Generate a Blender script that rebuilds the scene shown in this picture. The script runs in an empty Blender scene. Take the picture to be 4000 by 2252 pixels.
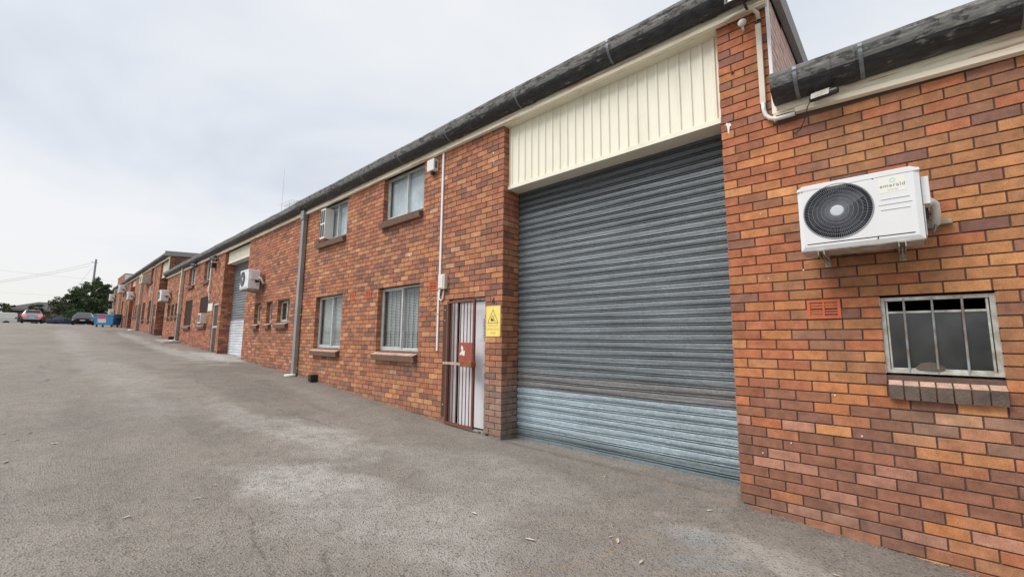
import bpy, math, random
import numpy as np
from mathutils import Vector, Matrix
random.seed(7); rng = np.random.default_rng(7)
sc = bpy.context.scene
R = math.radians

# ---------------------------------------------------------------- camera
CAM = (1.18156, -4.40468, 1.46689)
YAW, PITCH, ROLL = 0.7391464, 0.1219217, 0.0096535
cam = bpy.data.cameras.new("camera"); co = bpy.data.objects.new("camera", cam)
sc.collection.objects.link(co); sc.camera = co
cam.sensor_width = 36.0; cam.lens = 1658.05 / 4000 * 36; cam.clip_start = 0.05; cam.clip_end = 5000
def cam_axes():
    sy, cy = math.sin(YAW), math.cos(YAW)
    f = Vector((-sy*math.cos(PITCH), cy*math.cos(PITCH), math.sin(PITCH)))
    r = Vector((cy, sy, 0)); u = r.cross(f)
    cr, sr = math.cos(ROLL), math.sin(ROLL)
    return cr*r + sr*u, -sr*r + cr*u, f
_r, _u, _f = cam_axes()
co.matrix_world = Matrix(((_r.x, _u.x, -_f.x, CAM[0]), (_r.y, _u.y, -_f.y, CAM[1]), (_r.z, _u.z, -_f.z, CAM[2]), (0, 0, 0, 1)))

# ---------------------------------------------------------------- world, sun, exposure
SUN_EL, SUN_AZ = R(52), R(205)          # azimuth clockwise from +Y
w = bpy.data.worlds.new("World"); sc.world = w; w.use_nodes = True
nt = w.node_tree; nt.nodes.clear()
def N(nt, typ, **kw):
    n = nt.nodes.new(typ)
    for k, v in kw.items():
        if k.startswith('i_'):
            n.inputs[k[2:].replace('_', ' ')].default_value = v
        else: setattr(n, k, v)
    return n
sky = N(nt, 'ShaderNodeTexSky', sky_type='NISHITA', sun_disc=False, sun_elevation=SUN_EL, sun_rotation=SUN_AZ)
sky.air_density = 1.0; sky.dust_density = 2.0
gmul = N(nt, 'ShaderNodeVectorMath', operation='SCALE'); gmul.inputs['Scale'].default_value = 0.10
nt.links.new(sky.outputs[0], gmul.inputs[0])
tc = N(nt, 'ShaderNodeTexCoord')
sep = N(nt, 'ShaderNodeSeparateXYZ'); nt.links.new(tc.outputs['Generated'], sep.inputs[0])
# project the direction on a cloud plane so the sheets flatten towards the horizon
dz = N(nt, 'ShaderNodeMath', operation='MAXIMUM'); nt.links.new(sep.outputs['Z'], dz.inputs[0]); dz.inputs[1].default_value = 0.0
dz2 = N(nt, 'ShaderNodeMath', operation='ADD'); nt.links.new(dz.outputs[0], dz2.inputs[0]); dz2.inputs[1].default_value = 0.22
vd = N(nt, 'ShaderNodeVectorMath', operation='DIVIDE'); nt.links.new(tc.outputs['Generated'], vd.inputs[0])
cmb = N(nt, 'ShaderNodeCombineXYZ')
for i in range(3): nt.links.new(dz2.outputs[0], cmb.inputs[i])
nt.links.new(cmb.outputs[0], vd.inputs[1])
nz = N(nt, 'ShaderNodeTexNoise', noise_dimensions='3D'); nz.inputs['Scale'].default_value = 0.9; nz.inputs['Detail'].default_value = 5; nz.inputs['Roughness'].default_value = 0.5; nz.inputs['Distortion'].default_value = 0.4
mp = N(nt, 'ShaderNodeMapping'); mp.inputs['Location'].default_value = (3.1, 1.7, 0.4); mp.inputs['Scale'].default_value = (1, 1, 1)
nt.links.new(vd.outputs[0], mp.inputs[0]); nt.links.new(mp.outputs[0], nz.inputs['Vector'])
ramp = N(nt, 'ShaderNodeValToRGB')
e = ramp.color_ramp.elements
e[0].position = 0.34; e[0].color = (0.73, 0.785, 0.87, 1)
e[1].position = 0.60; e[1].color = (0.95, 0.96, 0.98, 1)
m_ = ramp.color_ramp.elements.new(0.45); m_.color = (0.85, 0.885, 0.945, 1)
nt.links.new(nz.outputs['Fac'], ramp.inputs[0])
# creamy band low over the horizon
hz = N(nt, 'ShaderNodeMapRange', interpolation_type='SMOOTHSTEP'); nt.links.new(sep.outputs['Z'], hz.inputs['Value'])
hz.inputs['From Min'].default_value = 0.02; hz.inputs['From Max'].default_value = 0.16; hz.inputs['To Min'].default_value = 0.8; hz.inputs['To Max'].default_value = 0.0
hm = N(nt, 'ShaderNodeMix', data_type='RGBA'); nt.links.new(hz.outputs[0], hm.inputs[0]); nt.links.new(ramp.outputs[0], hm.inputs[6]); hm.inputs[7].default_value = (0.93, 0.92, 0.86, 1)
mx = N(nt, 'ShaderNodeMix', data_type='RGBA'); mx.inputs[0].default_value = 0.93
nt.links.new(gmul.outputs[0], mx.inputs[6]); nt.links.new(hm.outputs[2], mx.inputs[7])
bg = N(nt, 'ShaderNodeBackground'); bg.inputs['Strength'].default_value = 0.72
nt.links.new(mx.outputs[2], bg.inputs[0])
ow = N(nt, 'ShaderNodeOutputWorld'); nt.links.new(bg.outputs[0], ow.inputs[0])
sl = bpy.data.lights.new("sun", 'SUN'); sl.energy = 2.3; sl.angle = R(35); sl.color = (1.0, 0.965, 0.92)
so = bpy.data.objects.new("sun", sl); sc.collection.objects.link(so)
sd = Vector((math.sin(SUN_AZ)*math.cos(SUN_EL), math.cos(SUN_AZ)*math.cos(SUN_EL), math.sin(SUN_EL)))
so.rotation_euler = sd.to_track_quat('Z', 'Y').to_euler()
so.location = (0, -10, 20)
sc.view_settings.view_transform = 'Standard'; sc.view_settings.look = 'None'; sc.view_settings.gamma = 1
sc.view_settings.exposure = 0.45
sc.render.resolution_x = 1024; sc.render.resolution_y = 576

# ---------------------------------------------------------------- mesh helpers
COL = sc.collection
class MB:
    def __init__(s): s.v = []; s.f = []; s.m = []; s.c = []; s.cur = 0; s.col = None
    def add(s, vs, fs, mat=None):
        b = len(s.v); s.v.extend([tuple(p) for p in vs])
        if s.col is not None: s.c.extend([s.col]*len(vs))
        for f in fs: s.f.append(tuple(b+i for i in f)); s.m.append(s.cur if mat is None else mat)
        return s
    def box(s, x0, x1, y0, y1, z0, z1, mat=None, M=None):
        vs = [Vector(p) for p in ((x0,y0,z0),(x1,y0,z0),(x1,y1,z0),(x0,y1,z0),(x0,y0,z1),(x1,y0,z1),(x1,y1,z1),(x0,y1,z1))]
        if M is not None: vs = [M @ p for p in vs]
        return s.add(vs, ((0,3,2,1),(4,5,6,7),(0,1,5,4),(1,2,6,5),(2,3,7,6),(3,0,4,7)), mat)
    def prism(s, prof, a, b, axis='x', mat=None, caps=True, M=None):
        """profile of (p,q) pairs extruded from a to b along axis; x: (y,z)  y: (x,z)  z: (x,y)"""
        n = len(prof)
        def P(t, p, q): 
            v = {'x': (t, p, q), 'y': (p, t, q), 'z': (p, q, t)}[axis]
            return M @ Vector(v) if M is not None else v
        vs = [P(a, *pq) for pq in prof] + [P(b, *pq) for pq in prof]
        fs = [(i, (i+1) % n, n+(i+1) % n, n+i) for i in range(n)]
        if caps: fs += [tuple(reversed(range(n))), tuple(range(n, 2*n))]
        return s.add(vs, fs, mat)
    def strip(s, pts_a, pts_b, mat=None):
        n = len(pts_a)
        return s.add(list(pts_a)+list(pts_b), [(i, i+1, n+i+1, n+i) for i in range(n-1)], mat)
    def tube(s, path, r, n=8, mat=None, cap=True, flat=1.0):
        P = [Vector(p) for p in path]; rr = r if isinstance(r, (list, tuple)) else [r]*len(P)
        rings = []
        up = Vector((0, 0, 1))
        d0 = (P[1]-P[0]).normalized()
        if abs(d0.dot(up)) > 0.9: up = Vector((1, 0, 0))
        a = d0.cross(up).normalized()
        for i, p in enumerate(P):
            d = (P[min(i+1, len(P)-1)]-P[max(i-1, 0)]).normalized()
            a = (a - d*a.dot(d)).normalized(); b = d.cross(a)
            rings.append([p + (a*math.cos(t)+b*math.sin(t)*flat)*rr[i] for t in [2*math.pi*k/n for k in range(n)]])
        vs = [q for ring in rings for q in ring]; fs = []
        for i in range(len(P)-1):
            for k in range(n):
                fs.append((i*n+k, i*n+(k+1) % n, (i+1)*n+(k+1) % n, (i+1)*n+k))
        if cap: fs += [tuple(reversed(range(n))), tuple((len(P)-1)*n+k for k in range(n))]
        return s.add(vs, fs, mat)
    def lathe(s, prof, c, axis=(0,0,1), n=24, mat=None):
        """prof: (radius, height) along axis from c"""
        ax = Vector(axis).normalized(); t = Vector((1,0,0)) if abs(ax.x) < 0.9 else Vector((0,1,0))
        a = ax.cross(t).normalized(); b = ax.cross(a); c = Vector(c); vs = []; m = len(prof)
        for k in range(n):
            an = 2*math.pi*k/n; d = a*math.cos(an)+b*math.sin(an)
            for r_, h in prof: vs.append(c+d*r_+ax*h)
        fs = []
        for k in range(n):
            k2 = (k+1) % n
            for j in range(m-1): fs.append((k*m+j, k*m+j+1, k2*m+j+1, k2*m+j))
        return s.add(vs, fs, mat)
    def build(s, name, mats, parent=None, smooth=False, bevel=0, seg=2, loc=None):
        me = bpy.data.meshes.new(name); me.from_pydata(s.v, [], s.f)
        mats = mats if isinstance(mats, (list, tuple)) else [mats]
        for m in mats: me.materials.append(m)
        me.polygons.foreach_set('material_index', np.array(s.m, dtype=np.int32))
        if s.c and len(s.c) == len(s.v):
            at = me.color_attributes.new('tint', 'FLOAT_COLOR', 'POINT')
            at.data.foreach_set('color', np.array(s.c, dtype=np.float32).ravel())
        if smooth: me.polygons.foreach_set('use_smooth', np.ones(len(me.polygons), dtype=bool))
        me.update()
        o = bpy.data.objects.new(name, me); COL.objects.link(o)
        if parent is not None: o.parent = parent
        if loc is not None: o.location = loc
        if smooth:
            pass
        if bevel:
            b = o.modifiers.new('bevel', 'BEVEL'); b.width = bevel; b.segments = seg; b.limit_method = 'ANGLE'; b.angle_limit = R(35)
        return o
def tag(o, label=None, cat=None, group=None, kind=None):
    if label: o['label'] = label
    if cat: o['category'] = cat
    if group: o['group'] = group
    if kind: o['kind'] = kind
    return o
def thing(name, label, cat, loc=(0,0,0), rz=0, group=None):
    o = bpy.data.objects.new(name, None); COL.objects.link(o); o.location = loc; o.rotation_euler = (0, 0, rz)
    o.empty_display_size = 0.2
    return tag(o, label, cat, group)
def copy_tree(o, parent=None):
    c = o.copy(); COL.objects.link(c); c.parent = parent
    if parent is not None: c.matrix_parent_inverse = o.matrix_parent_inverse.copy()
    for ch in [k for k in bpy.data.objects if k.parent == o]: copy_tree(ch, c)
    return c
def text_mesh(name, s, size, mat, parent, M, extrude=0.0008, space=1.0, align='CENTER'):
    cu = bpy.data.curves.new(name, 'FONT'); cu.body = s; cu.size = size; cu.extrude = extrude; cu.align_x = align; cu.align_y = 'CENTER'; cu.space_character = space
    to = bpy.data.objects.new(name+'_tmp', cu); COL.objects.link(to)
    dg = bpy.context.evaluated_depsgraph_get(); dg.update()
    me = bpy.data.meshes.new_from_object(to.evaluated_get(dg)); bpy.data.objects.remove(to); bpy.data.curves.remove(cu)
    me.transform(M); me.materials.clear(); me.materials.append(mat)
    o = bpy.data.objects.new(name, me); COL.objects.link(o); o.parent = parent
    return o

# ---------------------------------------------------------------- materials
MATS = {}
def mat(name, color=(0.5,0.5,0.5), rough=0.6, metal=0.0, noise=None, bump=None, color2=None, spec=0.5, coord='Object', stretch=(1,1,1)):
    """plain principled with optional mottling: noise=(scale, amount, detail) mixing color->color2, bump=(scale,strength)"""
    if name in MATS: return MATS[name]
    m = bpy.data.materials.new(name); m.use_nodes = True; nt = m.node_tree; b = nt.nodes['Principled BSDF']
    b.inputs['Base Color'].default_value = (*color, 1); b.inputs['Roughness'].default_value = rough; b.inputs['Metallic'].default_value = metal
    b.inputs['Specular IOR Level'].default_value = spec
    tc = N(nt, 'ShaderNodeTexCoord'); mp = N(nt, 'ShaderNodeMapping'); mp.inputs['Scale'].default_value = stretch
    nt.links.new(tc.outputs[coord], mp.inputs[0])
    if noise:
        n = N(nt, 'ShaderNodeTexNoise'); n.inputs['Scale'].default_value = noise[0]; n.inputs['Detail'].default_value = noise[2] if len(noise) > 2 else 4; n.inputs['Roughness'].default_value = 0.6
        nt.links.new(mp.outputs[0], n.inputs['Vector'])
        r = N(nt, 'ShaderNodeMapRange'); r.inputs['From Min'].default_value = 0.35; r.inputs['From Max'].default_value = 0.68; r.inputs['To Max'].default_value = noise[1]
        nt.links.new(n.outputs['Fac'], r.inputs['Value'])
        x = N(nt, 'ShaderNodeMix', data_type='RGBA'); nt.links.new(r.outputs[0], x.inputs[0])
        x.inputs[6].default_value = (*color, 1); x.inputs[7].default_value = (*(color2 or tuple(c*0.6 for c in color)), 1)
        nt.links.new(x.outputs[2], b.inputs['Base Color'])
    if bump:
        n2 = N(nt, 'ShaderNodeTexNoise'); n2.inputs['Scale'].default_value = bump[0]; n2.inputs['Detail'].default_value = 4
        nt.links.new(mp.outputs[0], n2.inputs['Vector'])
        bu = N(nt, 'ShaderNodeBump'); bu.inputs['Strength'].default_value = bump[1]; bu.inputs['Distance'].default_value = 0.01
        nt.links.new(n2.outputs['Fac'], bu.inputs['Height']); nt.links.new(bu.outputs[0], b.inputs['Normal'])
    MATS[name] = m; return m

def brick_mat():
    m = bpy.data.materials.new('brick'); m.use_nodes = True; nt = m.node_tree; b = nt.nodes['Principled BSDF']
    at = N(nt, 'ShaderNodeAttribute', attribute_name='tint'); tc = N(nt, 'ShaderNodeTexCoord')
    n = N(nt, 'ShaderNodeTexNoise'); n.inputs['Scale'].default_value = 9; n.inputs['Detail'].default_value = 6; n.inputs['Roughness'].default_value = 0.7
    nt.links.new(tc.outputs['Object'], n.inputs['Vector'])
    r = N(nt, 'ShaderNodeMapRange'); r.inputs['From Min'].default_value = 0.3; r.inputs['From Max'].default_value = 0.7; r.inputs['To Min'].default_value = 0.66; r.inputs['To Max'].default_value = 1.30
    nt.links.new(n.outputs['Fac'], r.inputs['Value'])
    sc_ = N(nt, 'ShaderNodeVectorMath', operation='SCALE'); nt.links.new(at.outputs['Color'], sc_.inputs[0]); nt.links.new(r.outputs[0], sc_.inputs['Scale'])
    # fine dark pits and pale specks
    n2 = N(nt, 'ShaderNodeTexNoise'); n2.inputs['Scale'].default_value = 160; n2.inputs['Detail'].default_value = 3; nt.links.new(tc.outputs['Object'], n2.inputs['Vector'])
    r2 = N(nt, 'ShaderNodeMapRange'); r2.inputs['From Min'].default_value = 0.30; r2.inputs['From Max'].default_value = 0.52; r2.inputs['To Min'].default_value = 0.62; r2.inputs['To Max'].default_value = 1.0
    nt.links.new(n2.outputs['Fac'], r2.inputs['Value'])
    s2 = N(nt, 'ShaderNodeVectorMath', operation='SCALE'); nt.links.new(sc_.outputs[0], s2.inputs[0]); nt.links.new(r2.outputs[0], s2.inputs['Scale'])
    n3 = N(nt, 'ShaderNodeTexNoise'); n3.inputs['Scale'].default_value = 2.2; n3.inputs['Detail'].default_value = 8; n3.inputs['Roughness'].default_value = 0.75; nt.links.new(tc.outputs['Object'], n3.inputs['Vector'])
    r3 = N(nt, 'ShaderNodeMapRange'); r3.inputs['From Min'].default_value = 0.56; r3.inputs['From Max'].default_value = 0.80; r3.inputs['To Max'].default_value = 0.45
    nt.links.new(n3.outputs['Fac'], r3.inputs['Value'])
    x = N(nt, 'ShaderNodeMix', data_type='RGBA'); nt.links.new(r3.outputs[0], x.inputs[0]); nt.links.new(s2.outputs[0], x.inputs[6]); x.inputs[7].default_value = (0.42, 0.28, 0.20, 1)
    nt.links.new(x.outputs[2], b.inputs['Base Color'])
    b.inputs['Roughness'].default_value = 0.78; b.inputs['Specular IOR Level'].default_value = 0.35
    bu = N(nt, 'ShaderNodeBump'); bu.inputs['Strength'].default_value = 0.5; bu.inputs['Distance'].default_value = 0.004
    nt.links.new(n2.outputs['Fac'], bu.inputs['Height']); nt.links.new(bu.outputs[0], b.inputs['Normal'])
    return m
M_brick = brick_mat()
M_mortar = mat('mortar', (0.095, 0.058, 0.046), 0.9, noise=(6, 0.8, 6), color2=(0.16, 0.105, 0.085), bump=(120, 0.5))

def stained(name, base, stains, rough=0.55, metal=0.0, bump=None, spec=0.5):
    """stains: list of (color, scale_vec, lo, hi, amount)"""
    m = bpy.data.materials.new(name); m.use_nodes = True; nt = m.node_tree; b = nt.nodes['Principled BSDF']
    tc = N(nt, 'ShaderNodeTexCoord'); cur = None
    for i, (c, s, lo, hi, am) in enumerate(stains):
        mp = N(nt, 'ShaderNodeMapping'); mp.inputs['Scale'].default_value = s; mp.inputs['Location'].default_value = (i*3.3, i*1.7, i)
        nt.links.new(tc.outputs['Object'], mp.inputs[0])
        n = N(nt, 'ShaderNodeTexNoise'); n.inputs['Scale'].default_value = 1; n.inputs['Detail'].default_value = 7; n.inputs['Roughness'].default_value = 0.65; nt.links.new(mp.outputs[0], n.inputs['Vector'])
        r = N(nt, 'ShaderNodeMapRange'); r.inputs['From Min'].default_value = lo; r.inputs['From Max'].default_value = hi; r.inputs['To Max'].default_value = am; nt.links.new(n.outputs['Fac'], r.inputs['Value'])
        x = N(nt, 'ShaderNodeMix', data_type='RGBA'); nt.links.new(r.outputs[0], x.inputs[0])
        if cur is None: x.inputs[6].default_value = (*base, 1)
        else: nt.links.new(cur, x.inputs[6])
        x.inputs[7].default_value = (*c, 1); cur = x.outputs[2]
    nt.links.new(cur, b.inputs['Base Color']); b.inputs['Roughness'].default_value = rough; b.inputs['Metallic'].default_value = metal; b.inputs['Specular IOR Level'].default_value = spec
    if bump:
        n2 = N(nt, 'ShaderNodeTexNoise'); n2.inputs['Scale'].default_value = bump[0]; n2.inputs['Detail'].default_value = 5; nt.links.new(tc.outputs['Object'], n2.inputs['Vector'])
        bu = N(nt, 'ShaderNodeBump'); bu.inputs['Strength'].default_value = bump[1]; bu.inputs['Distance'].default_value = 0.01; nt.links.new(n2.outputs['Fac'], bu.inputs['Height']); nt.links.new(bu.outputs[0], b.inputs['Normal'])
    MATS[name] = m; return m
CREAM = (0.86, 0.80, 0.64)
M_fascia = stained('cream_fascia', CREAM, [((0.42, 0.30, 0.16), (2, 6, 14), 0.55, 0.75, 0.6), ((0.50, 0.17, 0.04), (1.3, 8, 22), 0.54, 0.66, 0.75), ((0.14, 0.13, 0.11), (1.5, 4, 14), 0.56, 0.75, 0.55)], 0.6)
M_cream = stained('cream_steel', (0.80, 0.77, 0.64), [((0.50, 0.46, 0.36), (3, 3, 1.0), 0.5, 0.8, 0.5)], 0.5)
M_trim = mat('white_trim', (0.72, 0.73, 0.75), 0.45)
M_gutter = stained('weathered_gutter', (0.018, 0.020, 0.023), [((0.24, 0.235, 0.22), (6, 18, 18), 0.60, 0.66, 0.8), ((0.05, 0.052, 0.055), (9, 30, 30), 0.45, 0.6, 0.7)], 0.5, bump=(30, 0.5))
M_gutter_lip = stained('lichen_gutter_lip', (0.16, 0.157, 0.15), [((0.04, 0.04, 0.04), (7, 16, 16), 0.50, 0.57, 0.9), ((0.32, 0.31, 0.28), (14, 30, 30), 0.55, 0.7, 0.7)], 0.8, bump=(30, 0.5))
M_gutter_far = stained('grey_gutter', (0.20, 0.21, 0.21), [((0.07, 0.07, 0.07), (3, 20, 20), 0.45, 0.6, 0.8)], 0.7)
M_strap = mat('galvanised_strap', (0.20, 0.23, 0.25), 0.45, 0.5, noise=(20, 0.6), color2=(0.12, 0.12, 0.12))
M_roofing = mat('roof_sheet', (0.16, 0.17, 0.17), 0.6, 0.2, noise=(3, 0.7), color2=(0.08, 0.075, 0.07))
M_barge = mat('grey_barge', (0.36, 0.36, 0.345), 0.8, noise=(12, 0.8), color2=(0.17, 0.165, 0.15), stretch=(1, 8, 0.6))
M_alu = mat('aluminium', (0.62, 0.64, 0.64), 0.4, 0.3, noise=(8, 0.5), color2=(0.38, 0.37, 0.33))
M_alu_old = mat('oxidised_aluminium', (0.60, 0.61, 0.58), 0.5, 0.2, noise=(14, 0.9, 6), color2=(0.28, 0.25, 0.17))
M_dark = mat('dark_interior', (0.008, 0.008, 0.009), 0.9)
M_inner = mat('inner_wall', (0.10, 0.10, 0.10), 0.9)
M_blind = mat('blind_slat', (0.55, 0.57, 0.56), 0.7)
M_curtain = mat('pale_curtain', (0.78, 0.84, 0.88), 0.8, noise=(40, 0.5), color2=(0.62, 0.69, 0.74), stretch=(1, 1, 0.05))
M_bar = mat('steel_bar', (0.36, 0.40, 0.42), 0.5, 0.4, noise=(9, 0.9, 5), color2=(0.22, 0.11, 0.05))
M_bar_dark = mat('dark_bar', (0.03, 0.035, 0.04), 0.6)
M_screen = mat('brown_mesh_screen', (0.045, 0.028, 0.02), 0.7, noise=(60, 0.7), color2=(0.10, 0.055, 0.035))
M_gate = mat('red_brown_gate', (0.20, 0.06, 0.04), 0.55, noise=(14, 0.8, 6), color2=(0.10, 0.045, 0.03))
M_plate = mat('red_lock_plate', (0.34, 0.085, 0.05), 0.6, noise=(9, 0.8, 6), color2=(0.24, 0.07, 0.05))
M_rust = mat('rusty_steel', (0.32, 0.10, 0.03), 0.8, noise=(12, 0.9, 7), color2=(0.12, 0.05, 0.03))
M_flake = mat('flaking_bar', (0.34, 0.16, 0.12), 0.8, noise=(18, 1.0, 5), color2=(0.55, 0.45, 0.38))
M_white = mat('white_plastic', (0.72, 0.72, 0.70), 0.45, noise=(4, 0.4), color2=(0.60, 0.58, 0.52))
M_cond = mat('cream_conduit', (0.66, 0.60, 0.50), 0.5, noise=(4, 0.5), color2=(0.55, 0.48, 0.38))
M_whitedoor = mat('pale_door', (0.76, 0.77, 0.80), 0.6, noise=(5, 0.5, 6), color2=(0.62, 0.62, 0.64))
M_ac = mat('white_enamel', (0.74, 0.75, 0.76), 0.35, noise=(3, 0.35, 6), color2=(0.62, 0.62, 0.60))
M_ac_dirty = mat('underside_enamel', (0.60, 0.60, 0.56), 0.5, noise=(10, 0.9, 6), color2=(0.25, 0.20, 0.13))
M_grille = mat('grille_wire', (0.27, 0.28, 0.32), 0.4)
M_black = mat('black_plastic', (0.015, 0.015, 0.016), 0.45)
M_blackm = mat('black_metal', (0.03, 0.03, 0.033), 0.4)
M_fan = mat('fan_blade', (0.018, 0.02, 0.026), 0.35)
M_hub = mat('grille_hub', (0.52, 0.55, 0.60), 0.45)
M_vent = mat('terracotta_vent', (0.62, 0.13, 0.045), 0.7, noise=(10, 0.5), color2=(0.30, 0.08, 0.04))
M_yellow = mat('yellow_sign', (0.86, 0.66, 0.13), 0.5, noise=(6, 0.6), color2=(0.90, 0.78, 0.36), stretch=(1, 1, 0.5))
M_faded = mat('faded_lettering', (0.55, 0.36, 0.03), 0.6)
M_faded2 = mat('sign_black', (0.06, 0.05, 0.04), 0.6)
M_pipe_g = mat('galvanised_downpipe', (0.34, 0.37, 0.38), 0.45, 0.45, noise=(3, 0.8, 6), color2=(0.22, 0.215, 0.21), stretch=(1, 1, 0.3))
M_pipe_c = mat('cream_downpipe', (0.56, 0.52, 0.42), 0.6, noise=(5, 0.6, 6), color2=(0.36, 0.31, 0.22))
M_concrete = mat('concrete_pad', (0.36, 0.34, 0.31), 0.9, noise=(6, 0.8, 6), color2=(0.22, 0.21, 0.19), bump=(40, 0.4))

def glass(name, tint, rough=0.04, dirt=0.25, trans=0.5):
    m = bpy.data.materials.new(name); m.use_nodes = True; nt = m.node_tree; nt.nodes.clear()
    fr = N(nt, 'ShaderNodeFresnel'); fr.inputs['IOR'].default_value = 1.7
    gl = N(nt, 'ShaderNodeBsdfGlossy'); gl.inputs['Roughness'].default_value = rough; gl.inputs['Color'].default_value = (0.9, 0.93, 0.95, 1)
    tr = N(nt, 'ShaderNodeBsdfTransparent'); tr.inputs['Color'].default_value = (*tint, 1)
    df = N(nt, 'ShaderNodeBsdfDiffuse'); df.inputs['Color'].default_value = (0.18, 0.19, 0.19, 1)
    tc = N(nt, 'ShaderNodeTexCoord'); n = N(nt, 'ShaderNodeTexNoise'); n.inputs['Scale'].default_value = 4; n.inputs['Detail'].default_value = 6; nt.links.new(tc.outputs['Object'], n.inputs['Vector'])
    r = N(nt, 'ShaderNodeMapRange'); r.inputs['From Min'].default_value = 0.3; r.inputs['From Max'].default_value = 0.8; r.inputs['To Max'].default_value = dirt; nt.links.new(n.outputs['Fac'], r.inputs['Value'])
    m1 = N(nt, 'ShaderNodeMixShader'); nt.links.new(r.outputs[0], m1.inputs[0]); nt.links.new(tr.outputs[0], m1.inputs[1]); nt.links.new(df.outputs[0], m1.inputs[2])
    ge = N(nt, 'ShaderNodeNewGeometry'); iv = N(nt, 'ShaderNodeMath', operation='SUBTRACT'); iv.inputs[0].default_value = 1; nt.links.new(ge.outputs['Backfacing'], iv.inputs[1]); fm = N(nt, 'ShaderNodeMath', operation='MULTIPLY'); nt.links.new(fr.outputs[0], fm.inputs[0]); nt.links.new(iv.outputs[0], fm.inputs[1])
    m2 = N(nt, 'ShaderNodeMixShader'); nt.links.new(fm.outputs[0], m2.inputs[0]); nt.links.new(m1.outputs[0], m2.inputs[1]); nt.links.new(gl.outputs[0], m2.inputs[2])
    o = N(nt, 'ShaderNodeOutputMaterial'); nt.links.new(m2.outputs[0], o.inputs[0]); return m
M_glass = glass('window_glass', (0.93, 0.95, 0.95), dirt=.15)
M_glass_dark = glass('dirty_dark_glass', (0.22, 0.25, 0.27), 0.12, 0.34)

def roller_mat(name, bands):
    """galvanised slats; bands: list of (z, colour) - newer and older slats, then darker steps towards the top"""
    m = bpy.data.materials.new(name); m.use_nodes = True; nt = m.node_tree; b = nt.nodes['Principled BSDF']
    tc = N(nt, 'ShaderNodeTexCoord'); sp = N(nt, 'ShaderNodeSeparateXYZ'); nt.links.new(tc.outputs['Object'], sp.inputs[0])
    r = N(nt, 'ShaderNodeMapRange'); r.inputs['From Min'].default_value = 0; r.inputs['From Max'].default_value = 5; nt.links.new(sp.outputs['Z'], r.inputs['Value'])
    cr = N(nt, 'ShaderNodeValToRGB'); cr.color_ramp.interpolation = 'CONSTANT'; el = cr.color_ramp.elements
    for i, (z, c) in enumerate(bands):
        x = el[i] if i < 2 else el.new(min(z/5, 1))
        x.position = min(z/5, 1); x.color = (*c, 1)
    nt.links.new(r.outputs[0], cr.inputs[0])
    n = N(nt, 'ShaderNodeTexNoise'); n.inputs['Scale'].default_value = 1; n.inputs['Detail'].default_value = 6; n.inputs['Roughness'].default_value = 0.7
    mp = N(nt, 'ShaderNodeMapping'); mp.inputs['Scale'].default_value = (14, 14, 60); nt.links.new(tc.outputs['Object'], mp.inputs[0]); nt.links.new(mp.outputs[0], n.inputs['Vector'])
    r2 = N(nt, 'ShaderNodeMapRange'); r2.inputs['From Min'].default_value = 0.35; r2.inputs['From Max'].default_value = 0.7; r2.inputs['To Min'].default_value = 0.82; r2.inputs['To Max'].default_value = 1.28; nt.links.new(n.outputs['Fac'], r2.inputs['Value'])
    s = N(nt, 'ShaderNodeVectorMath', operation='SCALE'); nt.links.new(cr.outputs[0], s.inputs[0]); nt.links.new(r2.outputs[0], s.inputs['Scale'])
    n3 = N(nt, 'ShaderNodeTexVoronoi'); n3.inputs['Scale'].default_value = 90; nt.links.new(tc.outputs['Object'], n3.inputs['Vector'])
    r4 = N(nt, 'ShaderNodeMapRange'); r4.inputs['From Max'].default_value = 1.0; r4.inputs['To Min'].default_value = 0.85; r4.inputs['To Max'].default_value = 1.15
    sc3 = N(nt, 'ShaderNodeSeparateColor'); nt.links.new(n3.outputs['Color'], sc3.inputs[0]); nt.links.new(sc3.outputs[0], r4.inputs['Value'])
    s3 = N(nt, 'ShaderNodeVectorMath', operation='SCALE'); nt.links.new(s.outputs[0], s3.inputs[0]); nt.links.new(r4.outputs[0], s3.inputs['Scale'])
    n5 = N(nt, 'ShaderNodeTexNoise'); n5.inputs['Scale'].default_value = 0.9; n5.inputs['Detail'].default_value = 4; nt.links.new(tc.outputs['Object'], n5.inputs['Vector'])
    r5 = N(nt, 'ShaderNodeMapRange'); r5.inputs['From Min'].default_value = 0.3; r5.inputs['From Max'].default_value = 0.7; r5.inputs['To Min'].default_value = 0.85; r5.inputs['To Max'].default_value = 1.15; nt.links.new(n5.outputs['Fac'], r5.inputs['Value'])
    s5 = N(nt, 'ShaderNodeVectorMath', operation='SCALE'); nt.links.new(s3.outputs[0], s5.inputs[0]); nt.links.new(r5.outputs[0], s5.inputs['Scale'])
    nt.links.new(s5.outputs[0], b.inputs['Base Color']); b.inputs['Roughness'].default_value = 0.55; b.inputs['Metallic'].default_value = 0.12
    return m
M_roller = roller_mat('old_roller_slats', [(0, (0.15, 0.19, 0.205)), (0.22, (0.30, 0.37, 0.41)), (0.80, (0.185, 0.182, 0.183)), (0.99, (0.165, 0.19, 0.205)), (2.9, (0.13, 0.15, 0.165)), (3.35, (0.085, 0.098, 0.108))])  # the highest bands step darker than the old slats below
M_roller2 = roller_mat('far_roller_slats', [(0, (0.62, 0.65, 0.70)), (1.95, (0.58, 0.61, 0.66)), (2.1, (0.22, 0.23, 0.25)), (3.0, (0.17, 0.18, 0.19))])

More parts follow.
